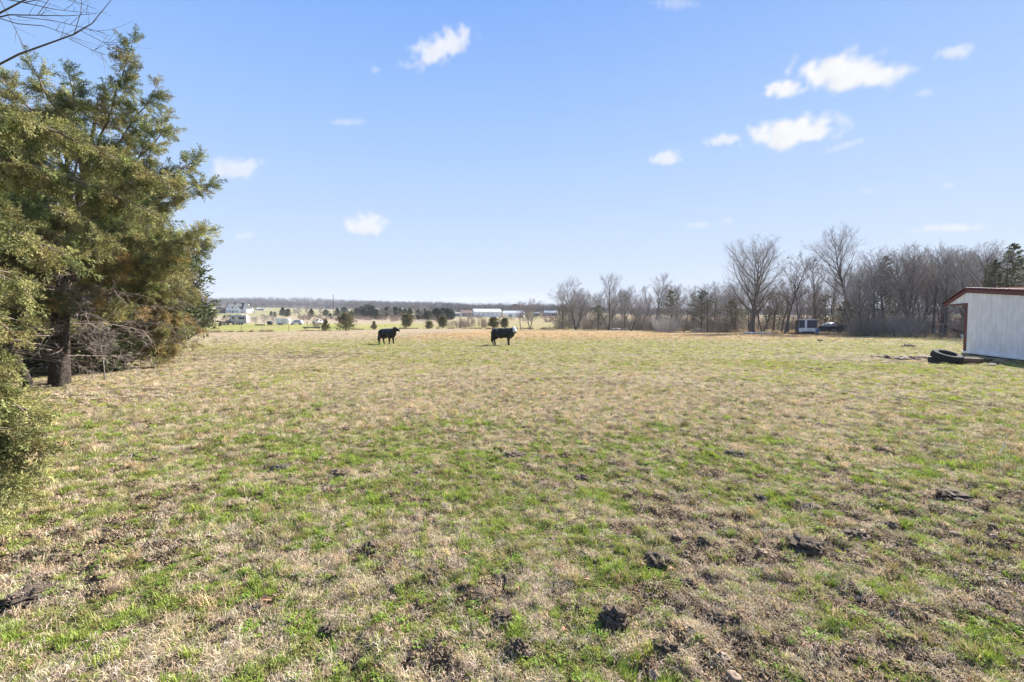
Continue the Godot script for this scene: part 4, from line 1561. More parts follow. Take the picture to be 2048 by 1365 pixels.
	for q in [[0.42, [[-60, 70], [0, 55], [70, 20], [128, -4], [190, -45]], 0.020], [0.45, [[-40, -5], [0, 8], [75, 22], [130, 34], [178, 40]], 0.010], [0.40, [[0, 55], [45, 45], [100, 46], [160, 47], [215, 43]], 0.010], [0.40, [[20, 50], [60, 62], [110, 66], [140, 76], [165, 84]], 0.007],
			[0.36, [[-40, 170], [60, 120], [118, 100], [170, 82], [205, 62], [235, 28], [256, 4]], 0.016], [0.36, [[170, 82], [185, 40], [189, 0], [190, -30]], 0.005], [0.42, [[10, -20], [40, 40], [62, 85], [70, 112]], 0.005], [0.45, [[75, 22], [110, 15], [135, 2]], 0.006], [0.36, [[185, 76], [220, 94], [245, 108]], 0.004], [0.36, [[160, 90], [205, 112], [228, 122]], 0.004], [0.40, [[60, 48], [130, 56], [200, 72], [232, 80]], 0.005], [0.40, [[100, 46], [125, 14], [150, 12], [165, 12]], 0.004]]:
		var d := 6.0 + rnd(-0.15, 0.15)
		var pts := PackedVector3Array()
		for k in q[1].size():
			pts.append(pt.call(q[1][k][0], q[1][k][1], 6.0))
		if q[2] > 0.011:
			pts.insert(0, along(st, q[0]))
		wood.tube(pts, taper(q[2], 0.002, pts.size()), 5, tone)
		for j in 7:
			var t := rnd(0.4, 1.0)
			var dd := heading(pts, t)
			var d2 := (dd * 0.75 + perp(dd, rnd(0, TAU)) * 0.6).normalized()
			var tw := wander(along(pts, t), d2, rnd(0.15, 0.5), 3, 0.15, 0.05)
			wood.tube(tw, taper(0.0028, 0.001, 4), 3, tone)
	for i in 14:
		var t := rnd(0.5, 0.98)
		var a := rnd(1.2, 5.0)
		var limb := wander(along(st, t), Vector3(cos(a), 0.6, sin(a)).normalized(), rnd(1.2, 2.6), 6, 0.13, 0.03)
		wood.tube(limb, taper(0.03, 0.003, limb.size()), 5, tone)
		for j in 12:
			var u := rnd(0.3, 1.0)
			var dd := heading(limb, u)
			var tw := wander(along(limb, u), (dd * 0.75 + perp(dd, rnd(0, TAU)) * 0.6).normalized(), rnd(0.3, 0.9), 3, 0.15, 0.05)
			wood.tube(tw, taper(0.005, 0.001, 4), 3, tone)
	obj("trunk", trunk.done(), M.grey_bark, W)
	obj("branches", wood.done(), M.vc, W)


# ---------------------------------------------------------------- buildings and fence
func build_shed() -> void:
	# u runs along the end wall towards the camera, w into the depth of the shed
	var s := thing("shed", "white metal sided shed with dark red roof trim at the right edge", "shed", Vector3(25.6, 0.0, -25.7), 0.0)
	var u := Vector3(-0.42, 0, 0.908).normalized()
	var w := Vector3(0.908, 0, 0.42).normalized()
	var b := Basis(u, Vector3.UP, w) if u.cross(Vector3.UP).dot(w) > 0 else Basis(u, Vector3.UP, w)
	# right handed: x = u, y = up, z = u x up
	var z := u.cross(Vector3.UP)
	s.basis = Basis(u, Vector3.UP, z)
	# z points to the camera side when u x up does; the shed's depth is the other way
	var dz := -1.0 if z.dot(w) > 0.0 else 1.0
	dz = -dz
	var depth := 7.5
	var long := 11.0
	var roof_at := func(x: float) -> float:
		return 3.56 - 0.085 * (x - 0.1) if x > 0.1 else 3.56 + 0.262 * (x - 0.1)
	# end wall facing the camera: ribbed steel panels
	var x := 0.34
	var k := 0
	while x < long - 0.01:
		var x1 := minf(x + 0.48, long)
		var m := MB.new()
		var zo := -dz * 0.02
		var top0: float = roof_at.call(x) - 0.02
		var top1: float = roof_at.call(x1) - 0.02
		var y0 := 0.16
		# flat pan with a raised rib at its edge and two low ones
		var prof := [[0.0, 0.0], [0.02, 0.028], [0.05, 0.028], [0.07, 0.004], [0.19, 0.004], [0.2, 0.012], [0.22, 0.012], [0.23, 0.004], [0.33, 0.004], [0.34, 0.012], [0.36, 0.012], [0.37, 0.004], [0.476, 0.004]]
		for i in prof.size() - 1:
			var a0: float = x + prof[i][0]
			var a1: float = x + prof[i + 1][0]
			if a1 > x1:
				break
			var h0: float = lerpf(top0, top1, prof[i][0] / 0.48)
			var h1: float = lerpf(top0, top1, prof[i + 1][0] / 0.48)
			var q0: float = zo - dz * prof[i][1]
			var q1: float = zo - dz * prof[i + 1][1]
			var p := [Vector3(a0, y0, q0), Vector3(a1, y0, q1), Vector3(a1, h1, q1), Vector3(a0, h0, q0)]
			if dz > 0:
				p.reverse()
			m.quad(p[0], p[1], p[2], p[3])
		obj("panel", m.done(), M.white_steel, s)
		x = x1
		k += 1
	# wall core, other walls
	var m := MB.new()
	var core := [Vector3(0.3, 0.1, 0.0), Vector3(long, 0.1, 0.0), Vector3(long, roof_at.call(long) - 0.03, 0.0), Vector3(0.3, roof_at.call(0.3) - 0.03, 0.0)]
	for f in [0.0, 0.12 * dz, depth * dz, (depth - 0.12) * dz]:
		var p := []
		for q in core:
			p.append(q + Vector3(0, 0, f))
		m.quad(p[0], p[1], p[2], p[3])
	m.box(Vector3(long, 1.2, depth * 0.5 * dz), Vector3(0.1, 2.2, depth - 0.3), 0.01)
	obj("wall", m.done(), M.white_steel, s)
	# gable piece over the open front
	x = -2.42
	while x < 0.33:
		var x1 := minf(x + 0.46, 0.335)
		m = MB.new()
		var yb0 := 2.86
		var y0: float = roof_at.call(x) - 0.02
		var y1: float = roof_at.call(x1) - 0.02
		var zo := -dz * 0.024
		var p := [Vector3(x + 0.006, yb0, zo), Vector3(x1 - 0.006, yb0, zo), Vector3(x1 - 0.006, maxf(y1, yb0 + 0.01), zo), Vector3(x + 0.006, maxf(y0, yb0 + 0.01), zo)]
		if x < 0.1 and x1 > 0.1:
			p = [p[0], p[1], p[2], Vector3(0.1, 3.54, zo), p[3]]
		if dz > 0:
			p.reverse()
		m.poly(p)
		m.box(Vector3(x1 - 0.005, yb0 + (minf(y0, y1) - yb0) * 0.5, zo - dz * 0.008), Vector3(0.03, maxf(minf(y0, y1) - yb0, 0.02), 0.016), 0.0)
		obj("panel", m.done(), M.white_steel, s)
		x = x1
	# red corner trim, soffit trim, rake trim
	m = MB.new()
	m.box(Vector3(0.19, 1.47, -dz * 0.03), Vector3(0.30, 2.74, 0.05), 0.006)
	m.box(Vector3(0.015, 1.47, dz * 0.10), Vector3(0.05, 2.74, 0.30), 0.006)
	obj("corner_trim", m.done(), M.red_steel, s)
	m = MB.new()
	m.box(Vector3(-1.06, 2.82, -dz * 0.035), Vector3(2.84, 0.07, 0.07), 0.006)
	obj("soffit_trim", m.done(), M.red_steel, s)
	m = MB.new()
	for q in [[-2.62, 0.1], [0.1, long + 0.3]]:
		var h0: float = roof_at.call(q[0])
		var h1: float = roof_at.call(q[1])
		var l := Vector2(q[1] - q[0], h1 - h0).length()
		m.box(Vector3((q[0] + q[1]) * 0.5, (h0 + h1) * 0.5 + 0.03, -dz * 0.06), Vector3(l + 0.03, 0.30, 0.05), 0.006, Basis(Vector3(0, 0, 1), atan2(h1 - h0, q[1] - q[0])))
	obj("rake_trim", m.done(), M.red_steel, s)
	# roof sheets
	m = MB.new()
	for q in [[-2.66, 0.1], [0.1, long + 0.35]]:
		var h0: float = roof_at.call(q[0]) + 0.095
		var h1: float = roof_at.call(q[1]) + 0.095
		var l := Vector2(q[1] - q[0], h1 - h0).length()
		m.box(Vector3((q[0] + q[1]) * 0.5, (h0 + h1) * 0.5, dz * depth * 0.5), Vector3(l, 0.035, depth + 0.3), 0.0, Basis(Vector3(0, 0, 1), atan2(h1 - h0, q[1] - q[0])))
	obj("roof", m.done(), M.red_roof, s)
	m = MB.new()
	m.quad(Vector3(-2.6, 2.80, 0), Vector3(0.2, 2.80, 0), Vector3(0.2, 2.80, dz * depth), Vector3(-2.6, 2.80, dz * depth))
	obj("soffit", m.done(), M.red_steel, s)
	for j in range(1, 4):
		m = MB.new()
		m.box(Vector3(0.1, 1.42, dz * depth * j / 3.0 - dz * 0.12), Vector3(0.14, 2.78, 0.14), 0.008)
		obj("post", m.done(), M.red_steel, s)
	# pale skirt board under the panels, standing off the ground
	m = MB.new()
	m.box(Vector3(long * 0.5, 0.115, -dz * 0.05), Vector3(long + 0.2, 0.11, 0.07), 0.008)
	obj("skirt_board", m.done(), M.white_steel, s)
	# gravel-dark footing seen in the gap
	m = MB.new()
	m.box(Vector3(long * 0.5 + 0.3, 0.0, dz * 0.2), Vector3(long - 0.4, 0.12, 0.3), 0.01)
	obj("footing", m.done(), M.rust, s)


func gable_house(o: Node3D, at: Vector3, size: Vector3, rise: float, turn: float, wall: Material, roof: Material, over := 0.4) -> void:
	# ridge along x; size = length, wall height, depth
	var b := Basis(Vector3.UP, turn)
	var m := MB.new()
	var h := size / 2.0
	m.box(at + Vector3(0, h.y, 0), size, 0.0, b)
	for sx in [-1.0, 1.0]:
		var p := [at + b * Vector3(sx * h.x, size.y, h.z), at + b * Vector3(sx * h.x, size.y, -h.z), at + b * Vector3(sx * h.x, size.y + rise, 0)]
		if sx < 0:
			p.reverse()
		m.tri(p[0], p[1], p[2])
	obj("wall", m.done(), wall, o)
	m = MB.new()
	var slope := atan2(rise, h.z)
	var l := Vector2(h.z, rise).length() + over
	for s in [-1.0, 1.0]:
		var bb := b * Basis(Vector3.RIGHT, s * slope)
		m.box(at + Vector3(0, size.y + rise + 0.06, 0) + bb * Vector3(0, 0, s * l * 0.5), Vector3(size.x + over * 2.0, 0.14, l), 0.0, bb)
	obj("roof", m.done(), roof, o)


func windows_on(o: Node3D, at: Vector3, b: Basis, w: float, h: float) -> void:
	var m := MB.new()
	m.box(at, Vector3(w, h, 0.08), 0.0, b)
	var f := obj("window", m.done(), M.white, o)
	m = MB.new()
	m.box(at + b * Vector3(0, 0, 0.045), Vector3(w * 0.82, h * 0.86, 0.04), 0.0, b)
	obj("pane", m.done(), M.glass, f)


func build_farm_buildings() -> void:
	var slate := worn(Color(0.045, 0.048, 0.055), M.blotch, 0.4, 0.8)
	var brown := worn(Color(0.09, 0.06, 0.045), M.blotch, 0.4, 0.85)
	var pale_roof := worn(Color(0.78, 0.78, 0.77), M.grey, 0.2, 0.35)
	var tan_roof := worn(Color(0.48, 0.31, 0.23), M.blotch, 0.3, 0.85)
	# white farmhouse with three gables turned to the field
	var d := 425.0
	var at := on_ground(px_x(472, d), d)
	var s := thing("farmhouse", "far white farmhouse with three steep gables and dark roofs", "house", at)
	gable_house(s, Vector3(0, 0, -5.0), Vector3(19.0, 5.2, 8.0), 4.4, 0.0, M.white, slate)
	for q in [[-3.6, 6.2, 4.8], [3.0, 6.6, 4.9], [8.9, 3.6, 5.2]]:
		gable_house(s, Vector3(q[0], 0, 0.5 - (0.0 if q[1] > 5.0 else 3.5)), Vector3(7.0, 4.1, q[1]), q[2], PI / 2, M.white, slate, 0.3)
	for q in [[-5.0, 1.6], [-3.6, 1.6], [-2.2, 1.6], [1.6, 1.6], [3.0, 1.6], [4.4, 1.6], [-3.6, 5.0], [3.0, 5.0]]:
		windows_on(s, Vector3(q[0], q[1], 4.05), Basis(), 0.9, 1.5)
	var m := MB.new()
	m.box(Vector3(-0.4, 1.1, 4.0), Vector3(1.1, 2.2, 0.1), 0.0)
	obj("door", m.done(), M.dark, s)
	# brown roofed barn to its left
	d = 432.0
	s = thing("barn", "low dark brown roofed barn left of the far white farmhouse", "barn", on_ground(px_x(445, d), d))
	gable_house(s, Vector3.ZERO, Vector3(9.0, 3.0, 6.0), 2.4, 0.2, M.rust, brown)
	m = MB.new()
	m.box(Vector3(-0.6, 1.2, 3.06), Vector3(2.4, 2.3, 0.1), 0.0, Basis(Vector3.UP, 0.2))
	obj("door", m.done(), M.dark, s)
	# two metal roofed sheds up the slope
	d = 560.0
	s = thing("metal_shed", "white metal roofed open shed right behind the far farmhouse", "shed", on_ground(px_x(499, d), d, 0.0))
	gable_house(s, Vector3(0, 0, 0), Vector3(9.0, 3.6, 6.0), 1.6, 0.05, M.galv, pale_roof)
	m = MB.new()
	m.box(Vector3(-1.5, 1.4, 3.05), Vector3(3.2, 2.6, 0.1), 0.0, Basis(Vector3.UP, 0.05))
	obj("door", m.done(), M.dark, s)
	d = 620.0
	s = thing("metal_shed", "lower white roofed long shed farther right in the far green field", "shed", on_ground(px_x(522, d), d))
	gable_house(s, Vector3(0, 0, 0), Vector3(9.5, 2.0, 6.0), 1.0, 0.0, M.galv, pale_roof)
	m = MB.new()
	m.box(Vector3(1.0, 0.9, 3.05), Vector3(3.2, 1.6, 0.1), 0.0)
	obj("door", m.done(), M.dark, s)
	# long white barns
	d = 400.0
	s = thing("long_barn", "left long white barn with bright metal roof beyond the fields", "barn", on_ground(px_x(969, d), d, -0.2))
	gable_house(s, Vector3(2, 0, 0), Vector3(24.0, 4.4, 11.0), 2.6, 0.28, M.white, pale_roof)
	m = MB.new()
	m.box(Vector3(-9.9, 1.7, 3.8) + Basis(Vector3.UP, 0.28) * Vector3(-0.1, 0, -2.0), Vector3(0.3, 3.0, 3.0), 0.0, Basis(Vector3.UP, 0.28))
	obj("door", m.done(), M.galv, s)
	for k in 5:
		windows_on(s, Vector3(2, 2.4, 0) + Basis(Vector3.UP, 0.28) * Vector3(-8.0 + k * 4.0, 0, 5.53), Basis(Vector3.UP, 0.28), 1.2, 1.0)
	d = 415.0
	s = thing("long_barn", "right long white barn with a lower roof behind bare trees", "barn", on_ground(px_x(1028, d), d, -0.2))
	gable_house(s, Vector3.ZERO, Vector3(19.0, 4.0, 9.0), 2.0, -0.12, M.white, pale_roof)
	m = MB.new()
	m.box(Vector3(-3, 1.4, 0) + Basis(Vector3.UP, -0.12) * Vector3(0, 0, 4.53), Vector3(3.0, 2.6, 0.1), 0.0, Basis(Vector3.UP, -0.12))
	obj("door", m.done(), M.galv, s)
	d = 408.0
	s = thing("far_house", "small far house with a reddish tan roof left of the barns", "house", on_ground(px_x(933, d), d, -0.2))
	gable_house(s, Vector3(0, 0, 0), Vector3(9.0, 3.2, 7.0), 2.4, 0.1, worn(Color(0.3, 0.31, 0.34), M.grey, 0.3), tan_roof)
	for k in 3:
		windows_on(s, Basis(Vector3.UP, 0.1) * Vector3(-2.8 + k * 2.6, 0, 3.55) + Vector3(0, 1.7, 0), Basis(Vector3.UP, 0.1), 1.0, 1.2)
	s = thing("far_house", "pale low building half hidden behind the dark clump of evergreens", "house", on_ground(px_x(913, 412.0), 412.0))
	gable_house(s, Vector3.ZERO, Vector3(8.0, 2.6, 6.0), 0.8, 0.0, M.offwhite, M.offwhite)
	windows_on(s, Vector3(1.5, 1.5, 3.05), Basis(), 1.0, 1.0)
	d = 470.0
	s = thing("far_shed", "white roofed shed close left of the dark green evergreen of the woods", "shed", on_ground(px_x(1101, d), d))
	gable_house(s, Vector3.ZERO, Vector3(13.0, 3.4, 8.0), 2.0, 0.1, M.galv, pale_roof)
	m = MB.new()
	m.box(Basis(Vector3.UP, 0.1) * Vector3(2, 1.3, 4.04), Vector3(3.0, 2.5, 0.1), 0.0, Basis(Vector3.UP, 0.1))
	obj("door", m.done(), M.dark, s)
	s = thing("far_shed", "tiny white roofed shed between the two bare fence trees and the woods", "shed", on_ground(px_x(1073, d), d))
	gable_house(s, Vector3.ZERO, Vector3(6.0, 2.6, 5.0), 1.2, 0.0, M.galv, pale_roof)
	m = MB.new()
	m.box(Vector3(0, 1.1, 2.55), Vector3(1.6, 2.0, 0.1), 0.0)
	obj("door", m.done(), M.dark, s)


func build_fence() -> void:
	var f := thing("wire_fence", "thin wire fence on metal posts along the far edge of the pasture", "fence")
	var posts := PackedVector3Array()
	var x := -72.0
	while x < 13.0:
		var p := on_ground(x, fence_depth(x))
		posts.append(p)
		var step := 3.05 if x < -35.0 else 4.2
		x += step
	for i in posts.size():
		var m := MB.new()
		m.box(posts[i] + Vector3(0, 0.58, 0), Vector3(0.055, 1.3, 0.055), 0.008)
		m.box(posts[i] + Vector3(0, 1.2, 0.035), Vector3(0.05, 0.1, 0.012), 0.0)
		obj("post", m.done(), M.rust if i % 4 else M.galv, f)
	for h in [0.25, 0.5, 0.8, 1.12]:
		var pts := PackedVector3Array()
		for p in posts:
			pts.append(p + Vector3(0, h + 0.012 * sin(p.x * 1.7 + h * 9.0), 0.04))
		var m := MB.new()
		m.tube(pts, taper(0.007, 0.007, pts.size()), 4)
		obj("wire", m.done(), M.galv, f)
	# utility poles beyond the lawn
	var first: Node3D = null
	for q in [[667, 300.0, 15.5, "tall dark utility pole above the lawn left of the wide fence cedar"], [597, 430.0, 9.0, "farther short utility pole in the far green field"], [1000, 330.0, 9.0, "utility pole in front of the right white barn"]]:
		if q[0] == 1000:
			continue
		var at := on_ground(px_x(q[0], q[1]), q[1], -0.2)
		if first == null:
			first = thing("utility_pole", q[3], "utility pole", at, 0.0, "utility poles across the far fields")
			var m := MB.new()
			m.tube(PackedVector3Array([Vector3.ZERO, Vector3(0, q[2], 0)]), PackedFloat32Array([0.22, 0.15]), 8, Color.WHITE, true)
			obj("pole", m.done(), M.bark, first)
			m = MB.new()
			m.box(Vector3(0, q[2] - 0.6, 0), Vector3(0.12, 0.14, 2.2), 0.01)
			obj("crossarm", m.done(), M.bark, first)
		else:
			copy_of(first, at, 0.0, q[2] / 15.5, q[3])


# ---------------------------------------------------------------- vehicles beyond the fence
func wheel(parent: Node3D, at: Vector3, r: float, w: float, axis := Vector3.RIGHT) -> void:
	var z := axis.normalized()
	var b := Basis(Vector3.UP.cross(z), z, Vector3.UP.cross(z).cross(z))
	b = Basis(b.x, b.y, b.x.cross(b.y))
	var m := MB.new()
	var h := w / 2.0
	m.lathe([Vector2(r * 0.6, -h), Vector2(r * 0.92, -h), Vector2(r, -h * 0.7), Vector2(r, h * 0.7), Vector2(r * 0.92, h), Vector2(r * 0.6, h)], 20, Color.WHITE, Transform3D(b, at))
	var o := obj("wheel", m.done(), M.rubber, parent)
	m = MB.new()
	m.lathe([Vector2(0.0, -h * 0.8), Vector2(r * 0.6, -h * 0.9), Vector2(r * 0.6, h * 0.9), Vector2(0.0, h * 0.8)], 16, Color.WHITE, Transform3D(b, at))
	obj("rim", m.done(), M.galv, o)


# an extruded side outline: points (along z, up), width across x, with softened edges
func body_shell(m: MB, outline: Array, half: float, tuck: Callable) -> void:
	var n := outline.size()
	var l := []
	var r := []
	for p in outline:
		var hw: float = half * tuck.call(p.y)
		l.append(Vector3(-hw, p.y, p.x))
		r.append(Vector3(hw, p.y, p.x))
	var c := Vector2.ZERO
	for p in outline:
		c += p
	c /= n
	for i in n:
		var j := (i + 1) % n
		m.quad(l[i], r[i], r[j], l[j])
	var idx := Geometry2D.triangulate_polygon(PackedVector2Array(outline))
	for k in range(0, idx.size(), 3):
		m.tri(r[idx[k]], r[idx[k + 1]], r[idx[k + 2]])
		m.tri(l[idx[k + 2]], l[idx[k + 1]], l[idx[k]])


func build_car(called: String, label: String, cat: String, at: Vector3, turn: float, paint: Material, kind: String) -> void:
	var s := thing(called, label, cat, at, turn)
	var top := 1.66 if kind == "suv" else 1.85
	var tuck := func(y: float) -> float:
		return 1.0 if y < 0.95 else lerpf(1.0, 0.78, (y - 0.95) / (top - 0.95))
	var m := MB.new()
	var o := []
	if kind == "suv":
		o = [Vector2(-2.25, 0.35), Vector2(2.2, 0.35), Vector2(2.28, 0.7), Vector2(2.2, 0.95), Vector2(2.0, 1.1), Vector2(1.75, 1.55), Vector2(1.5, 1.66), Vector2(0.0, 1.66), Vector2(-0.45, 1.55), Vector2(-1.15, 1.05), Vector2(-2.1, 0.92), Vector2(-2.3, 0.65)]
	else:
		o = [Vector2(-2.7, 0.5), Vector2(2.7, 0.5), Vector2(2.75, 1.15), Vector2(0.75, 1.18), Vector2(0.65, 1.75), Vector2(0.4, 1.85), Vector2(-0.5, 1.85), Vector2(-1.2, 1.2), Vector2(-2.55, 1.12), Vector2(-2.75, 0.8)]
	body_shell(m, o, 0.92, tuck)
	obj("body", m.done(), paint, s)
	var wz := [-1.45, 1.4] if kind == "suv" else [-1.75, 1.75]
	for z in wz:
		for x in [-0.82, 0.82]:
			wheel(s, Vector3(x, 0.35, z), 0.35 if kind == "suv" else 0.4, 0.24)
	for x in [-1.0, 1.0]:
		var wins := [[-0.75, 0.15], [0.2, 0.95], [1.0, 1.6]] if kind == "suv" else [[-0.75, 0.55]]
		for q in wins:
			m = MB.new()
			var y0 := 1.05 if kind == "suv" else 1.22
			var y1 := 1.5 if kind == "suv" else 1.72
			var a: float = 0.92 * tuck.call(y0) + 0.008
			var bb: float = 0.92 * tuck.call(y1) + 0.008
			var sk := 0.35 if q[0] < -0.5 else 0.0
			var p := [Vector3(x * a, y0, q[1]), Vector3(x * a, y0, q[0]), Vector3(x * bb, y1, q[0] + sk), Vector3(x * bb, y1, q[1])]
			if x < 0:
				p.reverse()
			m.quad(p[0], p[1], p[2], p[3])
			obj("window", m.done(), M.glass, s)
		m = MB.new()
		m.box(Vector3(x * 0.68, 0.8, o[o.size() - 1].x + 0.02), Vector3(0.34, 0.16, 0.1), 0.02)
		obj("headlight", m.done(), M.offwhite, s)
	m = MB.new()
	var w0: Vector2 = o[8] if kind == "suv" else o[6]
	var w1: Vector2 = o[9] if kind == "suv" else o[7]
	var nrm := Vector2(w1.y - w0.y, -(w1.x - w0.x)).normalized() * 0.012
	if nrm.y < 0:
		nrm = -nrm
	var t0: Vector2 = w0.lerp(w1, 0.08) + nrm
	var t1: Vector2 = w0.lerp(w1, 0.92) + nrm
	var h0: float = 0.86 * tuck.call(t0.y)
	var h1: float = 0.86 * tuck.call(t1.y)
	m.quad(Vector3(-h0, t0.y, t0.x), Vector3(h0, t0.y, t0.x), Vector3(h1, t1.y, t1.x), Vector3(-h1, t1.y, t1.x))
	obj("windscreen", m.done(), M.glass, s)
	m = MB.new()
	m.box(Vector3(0, 0.62, o[0].x - 0.06), Vector3(1.1, 0.3, 0.08), 0.02)
	obj("grille", m.done(), M.dark, s)


func build_vehicles() -> void:
	# camper with its dark rear window turned to the field
	var d := 163.0
	var s := thing("camper", "pale grey camper trailer with a big dark window behind bare bushes", "camper", on_ground(px_x(480, d), d), 0.12)
	var grey := worn(Color(0.50, 0.49, 0.52), M.grey, 0.4, 0.45)
	var m := MB.new()
	m.box(Vector3(0.4, 2.05, 0), Vector3(4.6, 2.75, 2.4), 0.12)
	m.box(Vector3(-2.35, 2.45, 0), Vector3(1.5, 1.9, 2.35), 0.14)
	obj("body", m.done(), grey, s)
	m = MB.new()
	m.box(Vector3(-0.1, 3.47, 0), Vector3(5.0, 0.10, 2.3), 0.03)
	obj("roof", m.done(), M.white, s)
	for x in [-0.6, 0.9]:
		m = MB.new()
		m.box(Vector3(x, 3.63, 0.2), Vector3(0.5, 0.22, 0.6), 0.05)
		obj("roof_vent", m.done(), M.dark if x < 0 else M.white, s)
	m = MB.new()
	m.box(Vector3(0.9, 2.35, 1.215), Vector3(2.5, 1.2, 0.05), 0.02)
	var win := obj("window", m.done(), M.white, s)
	m = MB.new()
	m.box(Vector3(0.9, 2.38, 1.245), Vector3(2.2, 1.0, 0.04), 0.01)
	obj("pane", m.done(), M.glass, win)
	m = MB.new()
	m.box(Vector3(-1.7, 2.5, 1.20), Vector3(0.9, 0.7, 0.06), 0.01)
	obj("window", m.done(), M.glass, s)
	m = MB.new()
	m.box(Vector3(2.3, 1.75, 1.215), Vector3(0.6, 1.9, 0.05), 0.02)
	obj("door", m.done(), M.offwhite, s)
	m = MB.new()
	m.box(Vector3(0.9, 0.95, 1.22), Vector3(2.9, 0.16, 0.05), 0.01)
	obj("stripe", m.done(), plain(Color(0.10, 0.25, 0.4), 0.4), s)
	for x in [0.2, 1.1]:
		wheel(s, Vector3(x, 0.38, 1.05), 0.38, 0.25, Vector3(0, 0, 1))
	m = MB.new()
	m.box(Vector3(0.4, 0.62, 0), Vector3(4.2, 0.16, 1.9), 0.0)
	obj("chassis", m.done(), M.dark, s)
	# dark pickup hitched before it
	build_car("pickup", "dark pickup truck parked at the left end of the camper", "pickup", on_ground(px_x(461, 165.0), 165.0), PI / 2 - 0.1, plain(Color(0.035, 0.035, 0.045), 0.3), "pickup")
	# white enclosed trailer
	d = 160.0
	s = thing("enclosed_trailer", "white enclosed box trailer with rounded nose on the lawn", "trailer", on_ground(px_x(566, d), d), 0.05)
	m = MB.new()
	m.box(Vector3(0, 1.42, 0), Vector3(4.2, 1.95, 2.0), 0.08)
	m.box(Vector3(2.2, 1.35, 0), Vector3(0.5, 1.7, 1.7), 0.18)
	obj("body", m.done(), M.white, s)
	for x in [-1.4, -0.7, 0.0, 0.7, 1.4]:
		m = MB.new()
		m.box(Vector3(x, 1.42, 1.005), Vector3(0.03, 1.8, 0.012), 0.0)
		obj("seam", m.done(), M.galv, s)
	m = MB.new()
	m.box(Vector3(0, 0.42, 1.01), Vector3(4.1, 0.1, 0.05), 0.01)
	obj("rail", m.done(), M.galv, s)
	for x in [-0.95, -0.1]:
		wheel(s, Vector3(x, 0.34, 0.95), 0.34, 0.22, Vector3(0, 0, 1))
	m = MB.new()
	m.bar(Vector3(2.3, 0.5, 0), Vector3(3.4, 0.5, 0), 0.05)
	obj("hitch", m.done(), M.dark, s)
	# silver car, pickup facing the field
	build_car("parked_car", "silver blue car parked side on right of the white trailer", "car", on_ground(px_x(593, 166.0), 166.0), PI / 2 + 0.05, plain(Color(0.42, 0.46, 0.55), 0.3), "suv")
	build_car("parked_truck", "white pickup truck parked nose on left of the narrow fence cedar", "pickup", on_ground(px_x(638, 172.0), 172.0), PI - 0.35, plain(Color(0.7, 0.71, 0.74), 0.3), "pickup")
	# grey cylinder tank at the trailer's tail
	s = thing("tank", "dark round tank lying at the left end of the white trailer", "tank", on_ground(px_x(540, 160.0), 160.0))
	m = MB.new()
	m.lathe([Vector2(0.0, -0.9), Vector2(0.5, -0.85), Vector2(0.62, -0.6), Vector2(0.62, 0.6), Vector2(0.5, 0.85), Vector2(0.0, 0.9)], 18, Color.WHITE, Transform3D(Basis(Vector3(0, 0, 1), PI / 2), Vector3(0, 0.85, 0)))
	obj("body", m.done(), worn(Color(0.08, 0.085, 0.09), M.grey, 0.6, 0.5), s)
	for x in [-0.5, 0.5]:
		m = MB.new()
		m.box(Vector3(x, 0.14, 0), Vector3(0.12, 0.3, 1.0), 0.01)
		obj("leg", m.done(), M.dark, s)
	# wheeled bin, timber pile, flat rack, post box
	s = thing("waste_bin", "black wheeled waste bin left of the bare bushes on the lawn", "bin", on_ground(px_x(441, 158.0), 158.0))
	m = MB.new()
	m.lathe([Vector2(0.0, 0.05), Vector2(0.36, 0.05), Vector2(0.46, 1.2), Vector2(0.0, 1.2)], 4, Color.WHITE, Transform3D(Basis(Vector3.UP, PI / 4), Vector3.ZERO))
	obj("body", m.done(), M.dark, s)
	m = MB.new()
	m.box(Vector3(0, 1.25, 0), Vector3(0.78, 0.1, 0.8), 0.03)
	obj("lid", m.done(), M.dark, s)
	for x in [-0.25, 0.25]:
		wheel(s, Vector3(x, 0.1, -0.32), 0.1, 0.06)
	s = thing("timber_stack", "low dark stack of timber between two bare bushes on the lawn", "timber", on_ground(px_x(520, 156.0), 156.0))
	for k in 9:
		m = MB.new()
		m.box(Vector3(rnd(-0.15, 0.15), 0.08 + 0.13 * int(k / 3), (k % 3) * 0.3 - 0.3), Vector3(3.0, 0.11, 0.22), 0.01)
		obj("board", m.done(), M.bark, s)
	s = thing("hay_rack", "low dark flat hay rack lying on the lawn behind the fence", "hay rack", on_ground(px_x(624, 124.0), 124.0), 0.05)
	m = MB.new()
	m.box(Vector3(0, 0.35, 0), Vector3(4.6, 0.28, 1.2), 0.03)
	obj("bed", m.done(), plain(Color(0.05, 0.05, 0.055), 0.8), s)
	for x in [-1.9, 1.9]:
		m = MB.new()
		m.box(Vector3(x, 0.12, 0), Vector3(0.2, 0.3, 1.0), 0.01)
		obj("leg", m.done(), M.dark, s)
	s = thing("feeder_post", "white birdhouse like box on a post right of the silver car", "post box", on_ground(px_x(615, 132.0), 132.0))
	m = MB.new()
	m.box(Vector3(0, 0.7, 0), Vector3(0.1, 1.4, 0.1), 0.01)
	obj("post", m.done(), M.wood, s)
	m = MB.new()
	m.box(Vector3(0, 1.5, 0), Vector3(0.8, 0.35, 0.4), 0.04)
	obj("box", m.done(), M.white, s)
	m = MB.new()
	m.box(Vector3(0, 1.73, 0), Vector3(1.0, 0.07, 0.6), 0.02)
	obj("lid", m.done(), M.galv, s)


